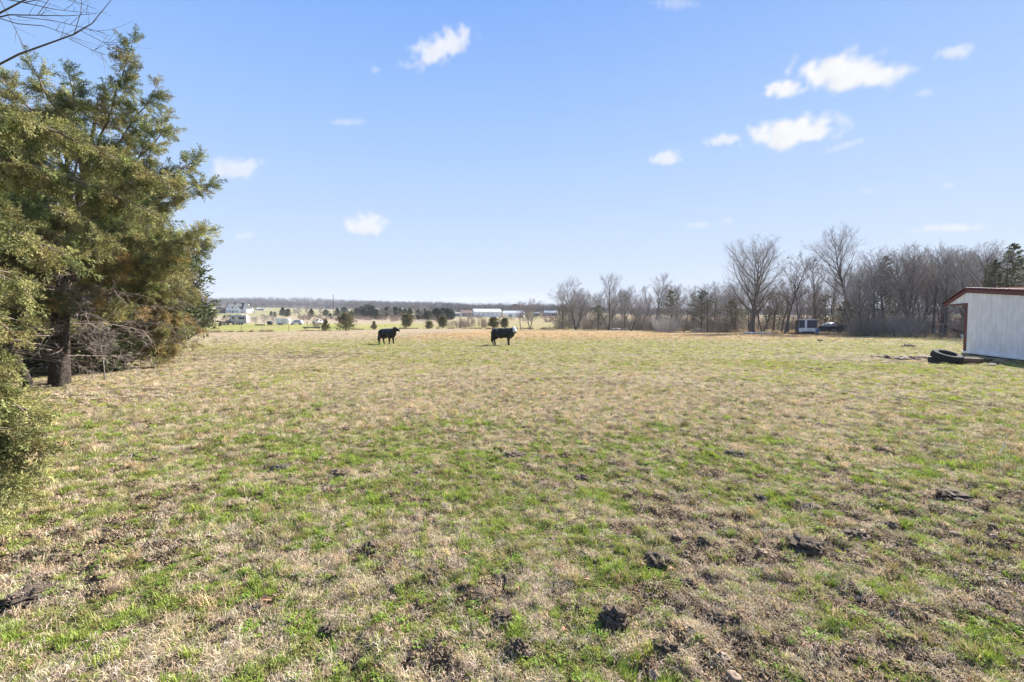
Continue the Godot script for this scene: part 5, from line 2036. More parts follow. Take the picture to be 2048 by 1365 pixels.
# ---------------------------------------------------------------- things at the edge of the woods
func build_equipment() -> void:
	# high sided dark trailer with a white nose
	var s := thing("box_trailer", "small box trailer with a white nose and dark sides before the woods", "trailer", on_ground(px_x(1616, 69.0), 69.0), -0.42)
	var blue := worn(Color(0.05, 0.065, 0.095), M.grey, 0.6, 0.5)
	var w := 2.35
	var l := 3.6
	var m := MB.new()
	var p := [Vector3(-w / 2, 0.35, 0), Vector3(w / 2, 0.35, 0), Vector3(w / 2, 2.22, 0), Vector3(0.0, 2.36, 0), Vector3(-w / 2, 2.22, 0)]
	var q := [Vector3(-w / 2, 0.35, -l), Vector3(w / 2, 0.35, -l), Vector3(w / 2, 2.05, -l), Vector3(0.0, 2.2, -l), Vector3(-w / 2, 2.05, -l)]
	m.quad(p[1], q[1], q[2], p[2])
	m.quad(q[0], p[0], p[4], q[4])
	m.poly([q[1], q[0], q[4], q[3], q[2]])
	m.quad(p[0], q[0], q[1], p[1])
	obj("side", m.done(), plain(Color(0.022, 0.03, 0.028), 0.6), s)
	m = MB.new()
	m.poly(p)
	obj("nose", m.done(), M.white, s)
	m = MB.new()
	for k in [[p[4], p[3], q[3], q[4]], [p[3], p[2], q[2], q[3]]]:
		m.quad(k[0] + Vector3(0, 0.03, 0.08), k[1] + Vector3(0, 0.03, 0.08), k[2] + Vector3(0, 0.03, 0), k[3] + Vector3(0, 0.03, 0))
	obj("roof", m.done(), M.white, s)
	for k in [[-0.78, 0.74], [0.52, 1.28]]:
		m = MB.new()
		m.box(Vector3(k[0], 1.56, 0.02), Vector3(k[1], 1.18, 0.05), 0.02)
		obj("nose_panel", m.done(), blue, s)
	for x in [-1.0, 1.0]:
		for z in [-1.6, -2.4]:
			wheel(s, Vector3(x * 1.05, 0.33, z), 0.33, 0.2)
	m = MB.new()
	m.bar(Vector3(-0.7, 0.4, 0.02), Vector3(0, 0.4, 1.1), 0.05)
	m.bar(Vector3(0.7, 0.4, 0.02), Vector3(0, 0.4, 1.1), 0.05)
	m.box(Vector3(0, 0.2, 1.0), Vector3(0.12, 0.5, 0.12), 0.01)
	obj("drawbar", m.done(), M.dark, s)
	m = MB.new()
	m.box(Vector3(0, 0.3, -l / 2), Vector3(w - 0.1, 0.14, l - 0.05), 0.01)
	obj("chassis", m.done(), M.dark, s)
	# flat trailer with a heap under a pale tarp
	s = thing("utility_trailer", "black low sided trailer right of the white nosed one", "trailer", on_ground(px_x(1664, 67.0), 67.0), 0.1)
	m = MB.new()
	m.box(Vector3(0, 0.85, 0), Vector3(2.9, 0.75, 1.7), 0.03)
	obj("bed", m.done(), plain(Color(0.02, 0.02, 0.024), 0.7), s)
	for x in [-1.3, -0.65, 0.0, 0.65, 1.3]:
		m = MB.new()
		m.box(Vector3(x, 0.88, 0.86), Vector3(0.07, 0.8, 0.05), 0.01)
		obj("stake", m.done(), M.dark, s)
	m = MB.new()
	m.box(Vector3(1.75, 1.0, 0), Vector3(0.6, 0.9, 1.5), 0.08)
	obj("toolbox", m.done(), M.dark, s)
	for x in [-0.5, 0.4]:
		wheel(s, Vector3(x, 0.34, 0.9), 0.34, 0.22, Vector3(0, 0, 1))
	m = MB.new()
	m.box(Vector3(-0.4, 0.72, 0.885), Vector3(0.9, 0.2, 0.03), 0.01)
	obj("plate", m.done(), M.galv, s)
	m = MB.new()
	m.lump(Vector3(0, 0.05, 0), Vector3(1.05, 0.5, 0.85), n_lump, 0.35, 12, 20, Color.WHITE, Vector3(2, 4, 1))
	var t := obj("tarp", m.done(), M.offwhite)
	t.position = on_ground(px_x(1660, 67.0), 67.0, 1.22)
	tag(t, "pale crumpled tarp heaped over the load of the black trailer", "tarp")
	s = thing("barrel", "blue plastic barrel between the two trailers at the woods", "barrel", on_ground(px_x(1636, 66.0), 66.0))
	m = MB.new()
	m.lathe([Vector2(0.0, 0.0), Vector2(0.28, 0.0), Vector2(0.3, 0.06), Vector2(0.3, 0.3), Vector2(0.315, 0.33), Vector2(0.3, 0.36), Vector2(0.3, 0.6), Vector2(0.315, 0.63), Vector2(0.3, 0.66), Vector2(0.29, 0.88), Vector2(0.0, 0.9)], 18)
	obj("drum", m.done(), plain(Color(0.035, 0.08, 0.2), 0.45), s)
	m = MB.new()
	m.lathe([Vector2(0.0, 0.905), Vector2(0.2, 0.905), Vector2(0.2, 0.935), Vector2(0.0, 0.935)], 14)
	obj("lid", m.done(), M.dark, s)
	# cattle rack of grey pipe with a flat sheet on top
	s = thing("cattle_rack", "grey pipe cattle rack with a flat sheet on top at the woods", "cattle rack", on_ground(px_x(1886, 56.0), 56.0), -0.1)
	for x in [-1.3, -0.45, 0.45, 1.2]:
		for z in [-0.6, 0.6]:
			m = MB.new()
			m.bar(Vector3(x, -0.05, z), Vector3(x, 1.55 if x > -0.6 else 1.1, z), 0.035)
			obj("post", m.done(), M.galv, s)
	for y in [0.25, 0.5, 0.75, 1.0]:
		for z in [-0.6, 0.64]:
			m = MB.new()
			m.bar(Vector3(-1.5, y, z), Vector3(1.2, y, z), 0.028)
			obj("rail", m.done(), M.galv, s)
	m = MB.new()
	m.box(Vector3(0.35, 1.58, 0), Vector3(1.85, 0.05, 1.4), 0.01)
	obj("top_sheet", m.done(), M.offwhite, s)
	# rusty implement beside it
	s = thing("hay_rake", "rusty red farm implement leaning beside the cattle rack", "farm implement", on_ground(px_x(1914, 55.0), 55.0), 0.2)
	m = MB.new()
	m.bar(Vector3(-0.9, 1.05, 0), Vector3(0.9, 0.7, 0), 0.05)
	m.bar(Vector3(-0.8, 0.0, 0.3), Vector3(-0.3, 0.95, 0), 0.04)
	m.bar(Vector3(0.9, 0.0, 0.3), Vector3(0.5, 0.78, 0), 0.04)
	m.bar(Vector3(-0.6, 0.9, 0), Vector3(0.7, 0.25, 0.5), 0.04)
	obj("frame", m.done(), M.rust, s)
	for k in 7:
		m = MB.new()
		m.tube(PackedVector3Array([Vector3(-0.8 + k * 0.25, 1.0 - k * 0.05, 0), Vector3(-0.8 + k * 0.25, 0.7, 0.35), Vector3(-0.8 + k * 0.25, 0.25, 0.4), Vector3(-0.8 + k * 0.25, 0.05, 0.15)]), taper(0.02, 0.012, 4), 5)
		obj("tine", m.done(), M.rust, s)
	wheel(s, Vector3(0.75, 0.38, 0.45), 0.38, 0.16, Vector3(0.2, 0, 1))
	s = thing("bucket", "white bucket beside the shed's red corner far behind", "bucket", on_ground(px_x(1926, 52.0), 52.0))
	m = MB.new()
	m.lathe([Vector2(0.0, 0.0), Vector2(0.13, 0.0), Vector2(0.155, 0.38), Vector2(0.165, 0.38), Vector2(0.165, 0.41), Vector2(0.15, 0.41), Vector2(0.0, 0.36)], 16)
	obj("pail", m.done(), M.white, s)
	m = MB.new()
	m.tube(PackedVector3Array([Vector3(-0.16, 0.36, 0), Vector3(-0.1, 0.3, 0.13), Vector3(0.1, 0.3, 0.13), Vector3(0.16, 0.36, 0)]), taper(0.004, 0.004, 4), 5)
	obj("handle", m.done(), M.galv, s)
	# pale pipes on the ground before the round crowned tree
	var tags := ["longest white plastic pipe on the ground under the round crowned tree", "short white pipe lying behind the longest one at the woods", "grey white pipe lying askew right of the longest one"]
	for k in 3:
		m = MB.new()
		var len: float = [3.4, 1.6, 1.9][k]
		m.bar(Vector3(-len / 2, 0, 0), Vector3(len / 2, 0, 0), 0.11, 12)
		var o := obj("pipe", m.done(), M.white)
		o.position = on_ground(px_x([1508, 1497, 1535][k], 74.0 + k * 0.5), 74.0 + k * 0.5, 0.12)
		o.rotation.y = [0.05, 0.15, -0.2][k]
		tag(o, tags[k], "pipe", "pipes lying before the woods")
	# brush pile
	s = thing("brush_pile", "low grey heap of cut branches before the flat branched cedar", "brush pile", on_ground(px_x(1398, 80.0), 80.0))
	m = MB.new()
	for k in 90:
		var a := rnd(0, PI)
		var p0 := Vector3(rnd(-1.3, 1.3), 0, rnd(-0.6, 0.6))
		p0.y = rnd(0.0, 0.85) * (1.0 - absf(p0.x) / 1.6)
		var dir := Vector3(cos(a), rnd(-0.2, 0.3), sin(a) * 0.5).normalized()
		var b := wander(p0 - dir * 0.5, dir, rnd(0.6, 1.5), 3, 0.15, 0.0)
		m.tube(b, taper(rnd(0.012, 0.04), 0.006, 4), 4, Color(0.22, 0.18, 0.155).lerp(Color(0.36, 0.31, 0.27), rng.randf()))
	var heap := obj("branches", m.done(), M.vc, s)
	heap.set_meta("kind", "stuff")
	# dirt mound with rubble left of it
	m = MB.new()
	for k in 14:
		var r := rnd(0.12, 0.4)
		m.lump(Vector3(rnd(-1.6, 1.6), r * 0.3, rnd(-0.5, 0.5)), Vector3(r * 1.5, r, r), n_lump, 0.7, 6, 9, Color(0.3, 0.24, 0.18).lerp(Color(0.42, 0.36, 0.3), rng.randf()), Vector3(k * 2.0, 0, 3))
	var rb := obj("rubble", m.done(), M.vc)
	rb.position = on_ground(px_x(1240, 104.0), 104.0)
	tag(rb, "pale rubble heap on the ground between the two left bare trees", "rubble", "", "stuff")


# ---------------------------------------------------------------- cattle
# One continuous skin round a skeleton: tapered capsules joined by a smooth minimum, meshed as surface nets.
func skin(bones: Array, cell: float, tint: Callable) -> ArrayMesh:
	var lo := Vector3.ONE * 1e9
	var hi := -lo
	for b in bones:
		var r: float = maxf(b[2], b[3]) * 1.3 + cell * 3.0
		for p in [b[0], b[1]]:
			lo = lo.min(p - Vector3.ONE * r)
			hi = hi.max(p + Vector3.ONE * r)
	var nx := int((hi.x - lo.x) / cell) + 2
	var ny := int((hi.y - lo.y) / cell) + 2
	var nz := int((hi.z - lo.z) / cell) + 2
	var f := PackedFloat32Array()
	f.resize(nx * ny * nz)
	f.fill(1.0)
	for b in bones:
		var a: Vector3 = b[0]
		var e: Vector3 = b[1]
		var r0: float = b[2]
		var r1: float = b[3]
		var k: float = b[4] if b.size() > 4 else 0.05
		var sz: float = b[5] if b.size() > 5 else 1.0   # sideways squeeze
		var ab := e - a
		var l2 := maxf(ab.length_squared(), 1e-8)
		var pad := maxf(r0, r1) * maxf(1.0, 1.0 / sz) + k + cell * 2.0
		var mn := ((a.min(e) - Vector3.ONE * pad - lo) / cell).floor()
		var mx := ((a.max(e) + Vector3.ONE * pad - lo) / cell).ceil()
		for z in range(maxi(int(mn.z), 0), mini(int(mx.z), nz - 1) + 1):
			for y in range(maxi(int(mn.y), 0), mini(int(mx.y), ny - 1) + 1):
				var row := (z * ny + y) * nx
				for x in range(maxi(int(mn.x), 0), mini(int(mx.x), nx - 1) + 1):
					var p := lo + Vector3(x, y, z) * cell
					var t := clampf((p - a).dot(ab) / l2, 0.0, 1.0)
					var q := p - a - ab * t
					q.z *= sz
					var d := q.length() - lerpf(r0, r1, t)
					var o := f[row + x]
					var h := maxf(k - absf(d - o), 0.0) / k
					f[row + x] = minf(d, o) - h * h * k * 0.25
	var m := MB.new()
	var at := PackedInt32Array()
	at.resize(nx * ny * nz)
	at.fill(-1)
	var sy := nx
	var szz := nx * ny
	for z in nz - 1:
		for y in ny - 1:
			for x in nx - 1:
				var i := z * szz + y * sy + x
				var v0 := f[i] < 0.0
				var inside := 0
				var sum := Vector3.ZERO
				var cnt := 0
				var c8 := [f[i], f[i + 1], f[i + sy], f[i + sy + 1], f[i + szz], f[i + szz + 1], f[i + szz + sy], f[i + szz + sy + 1]]
				for q in 8:
					if c8[q] < 0.0:
						inside += 1
				if inside == 0 or inside == 8:
					continue
				for q in [[0, 1], [2, 3], [4, 5], [6, 7], [0, 2], [1, 3], [4, 6], [5, 7], [0, 4], [1, 5], [2, 6], [3, 7]]:
					var a: float = c8[q[0]]
					var b: float = c8[q[1]]
					if (a < 0.0) != (b < 0.0):
						var t := a / (a - b)
						var pa := Vector3(q[0] & 1, (q[0] >> 1) & 1, q[0] >> 2)
						var pb := Vector3(q[1] & 1, (q[1] >> 1) & 1, q[1] >> 2)
						sum += pa.lerp(pb, t)
						cnt += 1
				at[i] = m.v.size()
				var p := lo + (Vector3(x, y, z) + sum / cnt) * cell
				var g := Vector3(c8[1] - c8[0] + c8[3] - c8[2] + c8[5] - c8[4] + c8[7] - c8[6], c8[2] - c8[0] + c8[3] - c8[1] + c8[6] - c8[4] + c8[7] - c8[5], c8[4] - c8[0] + c8[5] - c8[1] + c8[6] - c8[2] + c8[7] - c8[3])
				m.v.append(p)
				m.n.append(g.normalized())
				m.c.append(tint.call(p))
	for z in range(1, nz - 1):
		for y in range(1, ny - 1):
			for x in range(1, nx - 1):
				var i := z * szz + y * sy + x
				var s := f[i] < 0.0
				for q in [[1, sy, szz], [sy, szz, 1], [szz, 1, sy]]:
					if s != (f[i + q[0]] < 0.0):
						var a := at[i]
						var b := at[i - q[1]]
						var c := at[i - q[1] - q[2]]
						var d := at[i - q[2]]
						if a < 0 or b < 0 or c < 0 or d < 0:
							continue
						if s:
							m.ix.append_array([a, c, b, a, d, c])
						else:
							m.ix.append_array([a, b, c, a, c, d])
	return m.done()


# x forward, y up. head_dir: where the muzzle points from the poll
func cow(called: String, label: String, at: Vector3, turn: float, size: float, stance: Array, poll: Vector3, head_dir: Vector3, white_face: bool) -> void:
	var o := thing(called, label, "cow", at, turn, "")
	o.scale = Vector3.ONE * size
	var B := []
	# barrel
	B.append([Vector3(-0.64, 1.02, 0), Vector3(-0.15, 0.96, 0), 0.31, 0.365, 0.12, 1.12])
	B.append([Vector3(-0.15, 0.96, 0), Vector3(0.42, 0.96, 0), 0.365, 0.365, 0.12, 1.12])
	B.append([Vector3(0.42, 0.95, 0), Vector3(0.64, 0.96, 0), 0.37, 0.30, 0.12, 1.12])
	# top line, hips, withers
	B.append([Vector3(-0.72, 1.21, 0.0), Vector3(0.42, 1.21, 0.0), 0.13, 0.14, 0.10])
	for s in [-1.0, 1.0]:
		B.append([Vector3(-0.55, 1.20, s * 0.17), Vector3(-0.74, 1.10, s * 0.13), 0.09, 0.11, 0.12])
		B.append([Vector3(0.40, 1.10, s * 0.15), Vector3(0.50, 0.80, s * 0.19), 0.15, 0.13, 0.12])
	# brisket and neck
	B.append([Vector3(0.62, 0.80, 0), Vector3(0.56, 0.66, 0), 0.2, 0.13, 0.12, 1.2])
	B.append([Vector3(0.52, 1.06, 0), poll.lerp(Vector3(0.52, 1.06, 0), 0.22) + Vector3(0, -0.04, 0), 0.29, 0.165, 0.12, 1.1])
	B.append([Vector3(0.60, 0.84, 0), poll + head_dir * 0.12 + Vector3(0, -0.12, 0), 0.19, 0.10, 0.12])
	# sheath
	B.append([Vector3(-0.22, 0.62, 0), Vector3(-0.12, 0.54, 0), 0.06, 0.035, 0.06])
	# legs: [which x of hoof] front left, front right, hind left, hind right
	for k in 4:
		var s := -1.0 if k % 2 == 0 else 1.0
		var hx: float = stance[k]
		if k < 2:
			var top := Vector3(0.46, 0.80, s * 0.19)
			var elbow := Vector3(0.42, 0.70, s * 0.20)
			var knee := Vector3(lerpf(0.43, hx, 0.55), 0.40, s * 0.185)
			var fet := Vector3(hx, 0.13, s * 0.18)
			B.append([top, elbow, 0.16, 0.13, 0.10])
			B.append([elbow, knee, 0.13, 0.078, 0.06])
			B.append([knee, fet, 0.07, 0.055, 0.03])
			B.append([fet, Vector3(hx + 0.03, 0.04, s * 0.18), 0.05, 0.055, 0.02])
		else:
			var hip := Vector3(-0.66, 1.00, s * 0.17)
			var stifle := Vector3(-0.50, 0.70, s * 0.20)
			var hock := Vector3(hx - 0.10, 0.48, s * 0.19)
			var fet := Vector3(hx, 0.13, s * 0.18)
			B.append([hip, stifle, 0.25, 0.17, 0.12, 1.15])
			B.append([Vector3(-0.74, 0.95, s * 0.13), hock + Vector3(0.02, 0.14, 0), 0.17, 0.085, 0.10])
			B.append([stifle, hock, 0.15, 0.085, 0.08])
			B.append([hock, fet, 0.074, 0.057, 0.03])
			B.append([fet, Vector3(hx + 0.03, 0.04, s * 0.18), 0.052, 0.056, 0.02])
	# head
	var hd := head_dir.normalized()
	var side := hd.cross(Vector3.UP).normalized()
	var upn := side.cross(hd).normalized()
	var muz := poll + hd * 0.40
	B.append([poll, poll + hd * 0.16 - upn * 0.03, 0.13, 0.14, 0.06])
	B.append([poll + hd * 0.14 - upn * 0.03, muz - upn * 0.02, 0.13, 0.085, 0.05])
	B.append([muz - upn * 0.03, muz + hd * 0.05 - upn * 0.03, 0.08, 0.07, 0.04])
	B.append([poll + hd * 0.05 - upn * 0.12, muz - upn * 0.08, 0.08, 0.055, 0.05])
	for s in [-1.0, 1.0]:
		B.append([poll + hd * 0.13 + side * s * 0.095 + upn * 0.03, poll + hd * 0.18 + side * s * 0.09 + upn * 0.02, 0.035, 0.03, 0.03])
	var coat := Color(0.016, 0.014, 0.014)
	var tint := func(p: Vector3) -> Color:
		if white_face:
			var q: Vector3 = p - poll
			var a := q.dot(hd)
			var b := q.length()
			var off: float = (q - hd * a).length()
			if a > 0.41:
				return coat
			if a > -0.02 and off < 0.17 and not (absf(q.dot(side)) > 0.085 and absf(a - 0.155) < 0.03):
				return Color(0.72, 0.70, 0.67)
			if a > -0.10 and b < 0.15 and q.dot(upn) > 0.0:
				return Color(0.72, 0.70, 0.67)
		var v := 1.0 + 0.2 * n_fine.get_noise_3d(p.x * 4.0, p.y * 4.0, p.z * 4.0)
		return Color(coat.r * v, coat.g * v, coat.b * v)
	var hide := plain(Color(1, 1, 1), 0.42)
	hide.vertex_color_use_as_albedo = true
	hide.metallic_specular = 0.36
	obj("body", skin(B, 0.02, tint), hide, o)
	var black := plain(coat, 0.9)
	black.metallic_specular = 0.2
	# ears, eyes, nostril pad, tail, hooves
	for s in [-1.0, 1.0]:
		var m := MB.new()
		var e0: Vector3 = poll + side * s * 0.10 + hd * 0.02 + upn * 0.01
		var e1: Vector3 = e0 + side * s * 0.20 - hd * 0.03 - Vector3.UP * 0.02
		m.tube(PackedVector3Array([e0, e0.lerp(e1, 0.4), e0.lerp(e1, 0.75), e1]), PackedFloat32Array([0.022, 0.052, 0.045, 0.006]), 8)
		obj("ear", m.done(), black, o)
		m = MB.new()
		m.lump(poll + hd * 0.155 + side * s * 0.118 + upn * 0.035, Vector3.ONE * 0.022, n_lump, 0.0, 6, 8)
		obj("eye", m.done(), M.glass, o)
	var m := MB.new()
	m.lump(muz + hd * 0.09 - upn * 0.025, Vector3(0.062, 0.05, 0.062), n_lump, 0.0, 8, 10)
	obj("nose", m.done(), M.dark, o)
	m = MB.new()
	var tl := PackedVector3Array([Vector3(-0.84, 1.17, 0), Vector3(-0.93, 1.08, 0.01), Vector3(-0.945, 0.85, 0.015), Vector3(-0.935, 0.6, 0.02), Vector3(-0.93, 0.5, 0.02), Vector3(-0.93, 0.38, 0.02), Vector3(-0.925, 0.25, 0.02)])
	m.tube(tl, PackedFloat32Array([0.04, 0.032, 0.022, 0.018, 0.03, 0.04, 0.006]), 8)
	obj("tail", m.done(), black, o)
	for k in 4:
		var s := -1.0 if k % 2 == 0 else 1.0
		m = MB.new()
		m.lathe([Vector2(0.0, 0.0), Vector2(0.064, 0.0), Vector2(0.052, 0.075), Vector2(0.0, 0.08)], 10, Color.WHITE, Transform3D(Basis(), Vector3(stance[k] + 0.035, 0.0, s * 0.18)))
		obj("hoof", m.done(), M.dark, o)


func build_cattle() -> void:
	# turn about y: x forward in the cow's own frame is +x of the world at 0; positive turns it away from the camera
	cow("black_cow", "all black cow standing with its head to the right, looking away", on_ground(px_x(775, 37.2), 37.2), -0.52, 0.93, [0.52, 0.36, -0.62, -0.84], Vector3(0.92, 1.42, 0.06), Vector3(0.88, -0.38, -0.28), false)
	cow("white_faced_cow", "black cow with a white face turned towards the camera", on_ground(px_x(1006, 35.4), 35.4), 0.06, 0.98, [0.42, 0.47, -0.78, -0.62], Vector3(0.86, 1.36, 0.06), Vector3(0.30, -0.66, 0.70), true)


# ---------------------------------------------------------------- tyre, logs, clods, leaves
func build_small_things() -> void:
	# big tractor tyre lying tilted beside the shed
	var t := thing("tractor_tyre", "big worn black tractor tyre lying tilted beside the shed corner", "tyre", on_ground(px_x(1896, 19.6), 19.6, 0.31))
	t.scale = Vector3.ONE * 0.82
	t.rotation = Vector3(0.33, 0.1, -0.02)
	var m := MB.new()
	var prof := []
	for k in 33:
		var a := PI * 2.0 * k / 32.0
		var c := cos(a)
		var s := sin(a)
		prof.append(Vector2(0.495 + 0.14 * signf(c) * pow(absf(c), 0.6), 0.19 * signf(s) * pow(absf(s), 0.55)))
	m.lathe(prof, 56)
	obj("casing", m.done(), M.rubber, t)
	for k in 44:
		m = MB.new()
		var a := TAU * k / 44.0
		var b := Basis(Vector3.UP, -a)
		var s := 1.0 if k % 2 else -1.0
		m.box(b * Vector3(0.637, s * 0.075, 0), Vector3(0.022, 0.16, 0.055), 0.006, b * Basis(Vector3.RIGHT, s * 0.55))
		obj("tread_lug", m.done(), M.rubber, t)
	m = MB.new()
	m.lathe([Vector2(0.362, 0.135), Vector2(0.375, 0.178), Vector2(0.40, 0.19)], 48)
	obj("bead", m.done(), M.rubber, t)
	m = MB.new()
	m.box(Vector3.ZERO, Vector3(0.34, 0.28, 0.3), 0.03, Basis(Vector3.UP, 0.4))
	var blk := obj("block", m.done(), M.dark)
	blk.position = on_ground(px_x(1870, 20.0), 20.0, 0.13)
	tag(blk, "dark block under the left side of the tractor tyre", "block")
	m = MB.new()
	m.box(Vector3.ZERO, Vector3(0.9, 0.16, 0.26), 0.03, Basis(Vector3.UP, 0.1))
	blk = obj("sleeper", m.done(), M.bark)
	blk.position = on_ground(px_x(1897, 20.15), 20.15, 0.08)
	tag(blk, "dark timber propping the far rim of the tractor tyre", "timber")
	# logs under the shed's skirt
	var logs := [[1938, 19.4, 0.13, 0.75, 1.2, "thickest pale sawn log lying right of the tractor tyre"], [1943, 19.9, 0.11, 0.8, 0.9, "log lying above the thickest one under the shed skirt"], [1953, 20.3, 0.10, 0.7, 0.6, "middle log of the row under the shed skirt"], [1962, 20.3, 0.085, 0.6, 0.9, "thin log right of the middle one under the skirt"], [1970, 20.2, 0.08, 0.5, 0.3, "last small log at the right end of the row under the skirt"], [1949, 19.5, 0.08, 0.45, -0.5, "short log leaning against the thickest one"]]
	for q in logs:
		m = MB.new()
		var l: float = q[3]
		m.tube(PackedVector3Array([Vector3(0, 0, -l / 2), Vector3(0.01, 0.005, 0), Vector3(0, 0, l / 2)]), PackedFloat32Array([q[2], q[2] * 1.05, q[2] * 0.95]), 12, Color.WHITE, true)
		var o := obj("log", m.done(), M.wood)
		o.position = on_ground(px_x(q[0], q[1]), q[1], q[2] * 0.9)
		o.rotation.y = q[4]
		tag(o, q[5], "log", "logs lying under the shed skirt")
	m = MB.new()
	m.box(Vector3.ZERO, Vector3(2.6, 0.06, 0.22), 0.01)
	var bd := obj("plank", m.done(), M.bark)
	bd.position = on_ground(px_x(1990, 19.0), 19.0, 0.035)
	bd.rotation.y = 0.7
	tag(bd, "dark plank lying on the ground below the shed wall", "plank")
	# bare earth thrown up left of the tyre
	m = MB.new()
	for k in 60:
		var r := rnd(0.04, 0.14)
		m.lump(Vector3(rnd(-1.6, 1.1), r * 0.15, rnd(-0.9, 0.8)), Vector3(r * 1.5, r * 0.75, r * 1.2), n_lump, 0.9, 5, 8, Color(0.17, 0.115, 0.072).lerp(Color(0.095, 0.065, 0.045), rng.randf()), Vector3(k * 1.7, 5, 0))
	var e := obj("dug_earth", m.done(), M.vc)
	e.position = on_ground(px_x(1835, 22.0), 22.0)
	tag(e, "heap of loose brown earth left of the tractor tyre", "earth", "", "stuff")
	# clods and dung: px, py of the photograph's ground, size, flatness, label
	var clods := [
		[1235, 1266, 0.17, 0.75, 1, "ridged dark brown dung clod standing largest at the bottom right of centre"], [1037, 1322, 0.125, 0.75, 1, "round crumbly brown clod at the bottom edge near the centre"], [1340, 1338, 0.15, 0.55, 0, "crumbling brown clod right below the ridged dark one"],
		[1415, 1108, 0.13, 0.6, 0, "brown clod with a dark hollow right of the clover patch"], [1492, 1121, 0.15, 0.45, 0, "flat pale clod with a shadowed lower edge right of the hollow one"], [1322, 1136, 0.20, 0.4, 0, "wide cracked pale soil hump in the right foreground"],
		[652, 1280, 0.15, 0.4, 0, "flat tilted clod in the left of centre foreground"], [862, 1166, 0.13, 0.5, 0, "small squarish soil clod with a dark shadow near the centre"], [1010, 1178, 0.24, 0.35, 0, "broad crumbly soil hump right of the squarish clod"], [675, 956, 0.26, 0.5, 1, "dark fresh dung heap in the middle left pasture"],
		[553, 941, 0.22, 0.3, 2, "grey dried dung pat left of the dark dung heap"], [740, 1110, 0.2, 0.35, 0, "low soil hump above the bare strip near the centre"], [1632, 1016, 0.2, 0.28, 1, "dark flat slab of dung leaning in the right pasture"], [1925, 1000, 0.27, 0.2, 1, "dark flat crust lying farthest right in the pasture"],
		[1795, 1056, 0.13, 0.5, 0, "pale lumpy clod in the right foreground"], [1832, 1092, 0.16, 0.5, 0, "brown clod with a curl of grass beneath it at right"], [1620, 1110, 0.26, 0.4, 0, "wide rough soil hump with a dark lee side at right"], [1725, 1076, 0.2, 0.3, 1, "dark slanted dung crust between the pale clods at right"],
		[1440, 1256, 0.12, 0.6, 0, "small round clod right of the ridged dark one"], [1005, 1255, 0.15, 0.4, 0, "crumbly clod left of the ridged dark one"], [1385, 1185, 0.11, 0.5, 0, "little pale clod half buried under young grass"], [45, 1205, 0.26, 0.25, 0, "dark torn soil hump in the bare strip at the left edge"],
		[1475, 912, 0.24, 0.25, 2, "pale tan dung pat in the middle right pasture"], [1030, 912, 0.3, 0.2, 1, "thin dark dung crust near the middle of the pasture"], [1817, 694, 0.9, 0.4, 1, "dark dung mound on the far grass left of the shed"], [1640, 682, 0.7, 0.4, 1, "small dark dung mound below the black trailer"],
		[1165, 960, 0.16, 0.4, 1, "small dark dung lump right of centre in the pasture"], [1525, 1000, 0.16, 0.45, 2, "two toned dry dung lump at the edge of the tan patch"], [985, 780, 0.5, 0.15, 2, "grey dry dung crust in the tan grass band"], [440, 747, 0.55, 0.25, 1, "dark dung mound in the grass right of the rusty skirted cedar"],
	]
	for q in clods:
		var d: float = 910.0 * 1.75 / (q[1] - 646.0)
		m = MB.new()
		var r: float = q[2] * 0.5
		var big := d < 6.0
		m.lump(Vector3.ZERO, Vector3(r * 0.85, r * q[3] * 0.85, r * rnd(0.65, 0.85)), n_lump, 1.0, 20 if big else 10, 28 if big else 14, Color.WHITE, Vector3(q[0] * 0.01, q[1] * 0.02, 1.0))
		for k in 16 if big else 5:
			var a := rnd(0, TAU)
			var rr := r * rnd(0.12, 0.36)
			m.lump(Vector3(cos(a) * r * rnd(0.5, 1.0), -r * q[3] * 0.15, sin(a) * r * rnd(0.5, 0.9)), Vector3(rr * 1.3, rr * q[3], rr), n_lump, 0.8, 8, 10, Color.WHITE, Vector3(k, q[0] * 0.03, 0))
		if q[5].begins_with("ridged"):
			for k in 9:
				m.lump(Vector3(rnd(-0.35, 0.25) * r, r * (0.62 - 0.07 * k), (-0.55 + 0.15 * k) * r), Vector3(r * rnd(0.4, 0.75), 0.012, 0.014), n_lump, 0.9, 8, 12, Color.WHITE, Vector3(k * 4.0, 1, 8))
		var o := obj(["soil_clod", "dung_clod", "dung_pat"][q[4]], m.done(), [M.soil, M.dung, worn(Color(0.2, 0.18, 0.155), M.blotch, 8.0, 1.0, M.grain, 0.8)][q[4]])
		o.position = on_ground(px_x(q[0], d), d, r * q[3] * 0.15)
		o.rotation.y = rnd(0, TAU)
		tag(o, q[5], "clod" if q[4] == 0 else "dung", ["soil clods in the pasture", "dark dung in the pasture", "dry dung in the pasture"][q[4]])
	# scattered smaller clods, one mass
	var where := [[], [], []]
	var tints := [[], [], []]
	var protos := []
	for k in 3:
		m = MB.new()
		m.lump(Vector3.ZERO, Vector3(0.05, 0.028, 0.045), n_lump, 0.9, 8, 11, Color.WHITE, Vector3(k * 5.0, 1, 2))
		for j in 3:
			var a := rnd(0, TAU)
			m.lump(Vector3(cos(a) * 0.045, -0.008, sin(a) * 0.04), Vector3(0.018, 0.013, 0.018), n_lump, 0.9, 5, 7, Color.WHITE, Vector3(j, k, 7))
		protos.append(m.done())
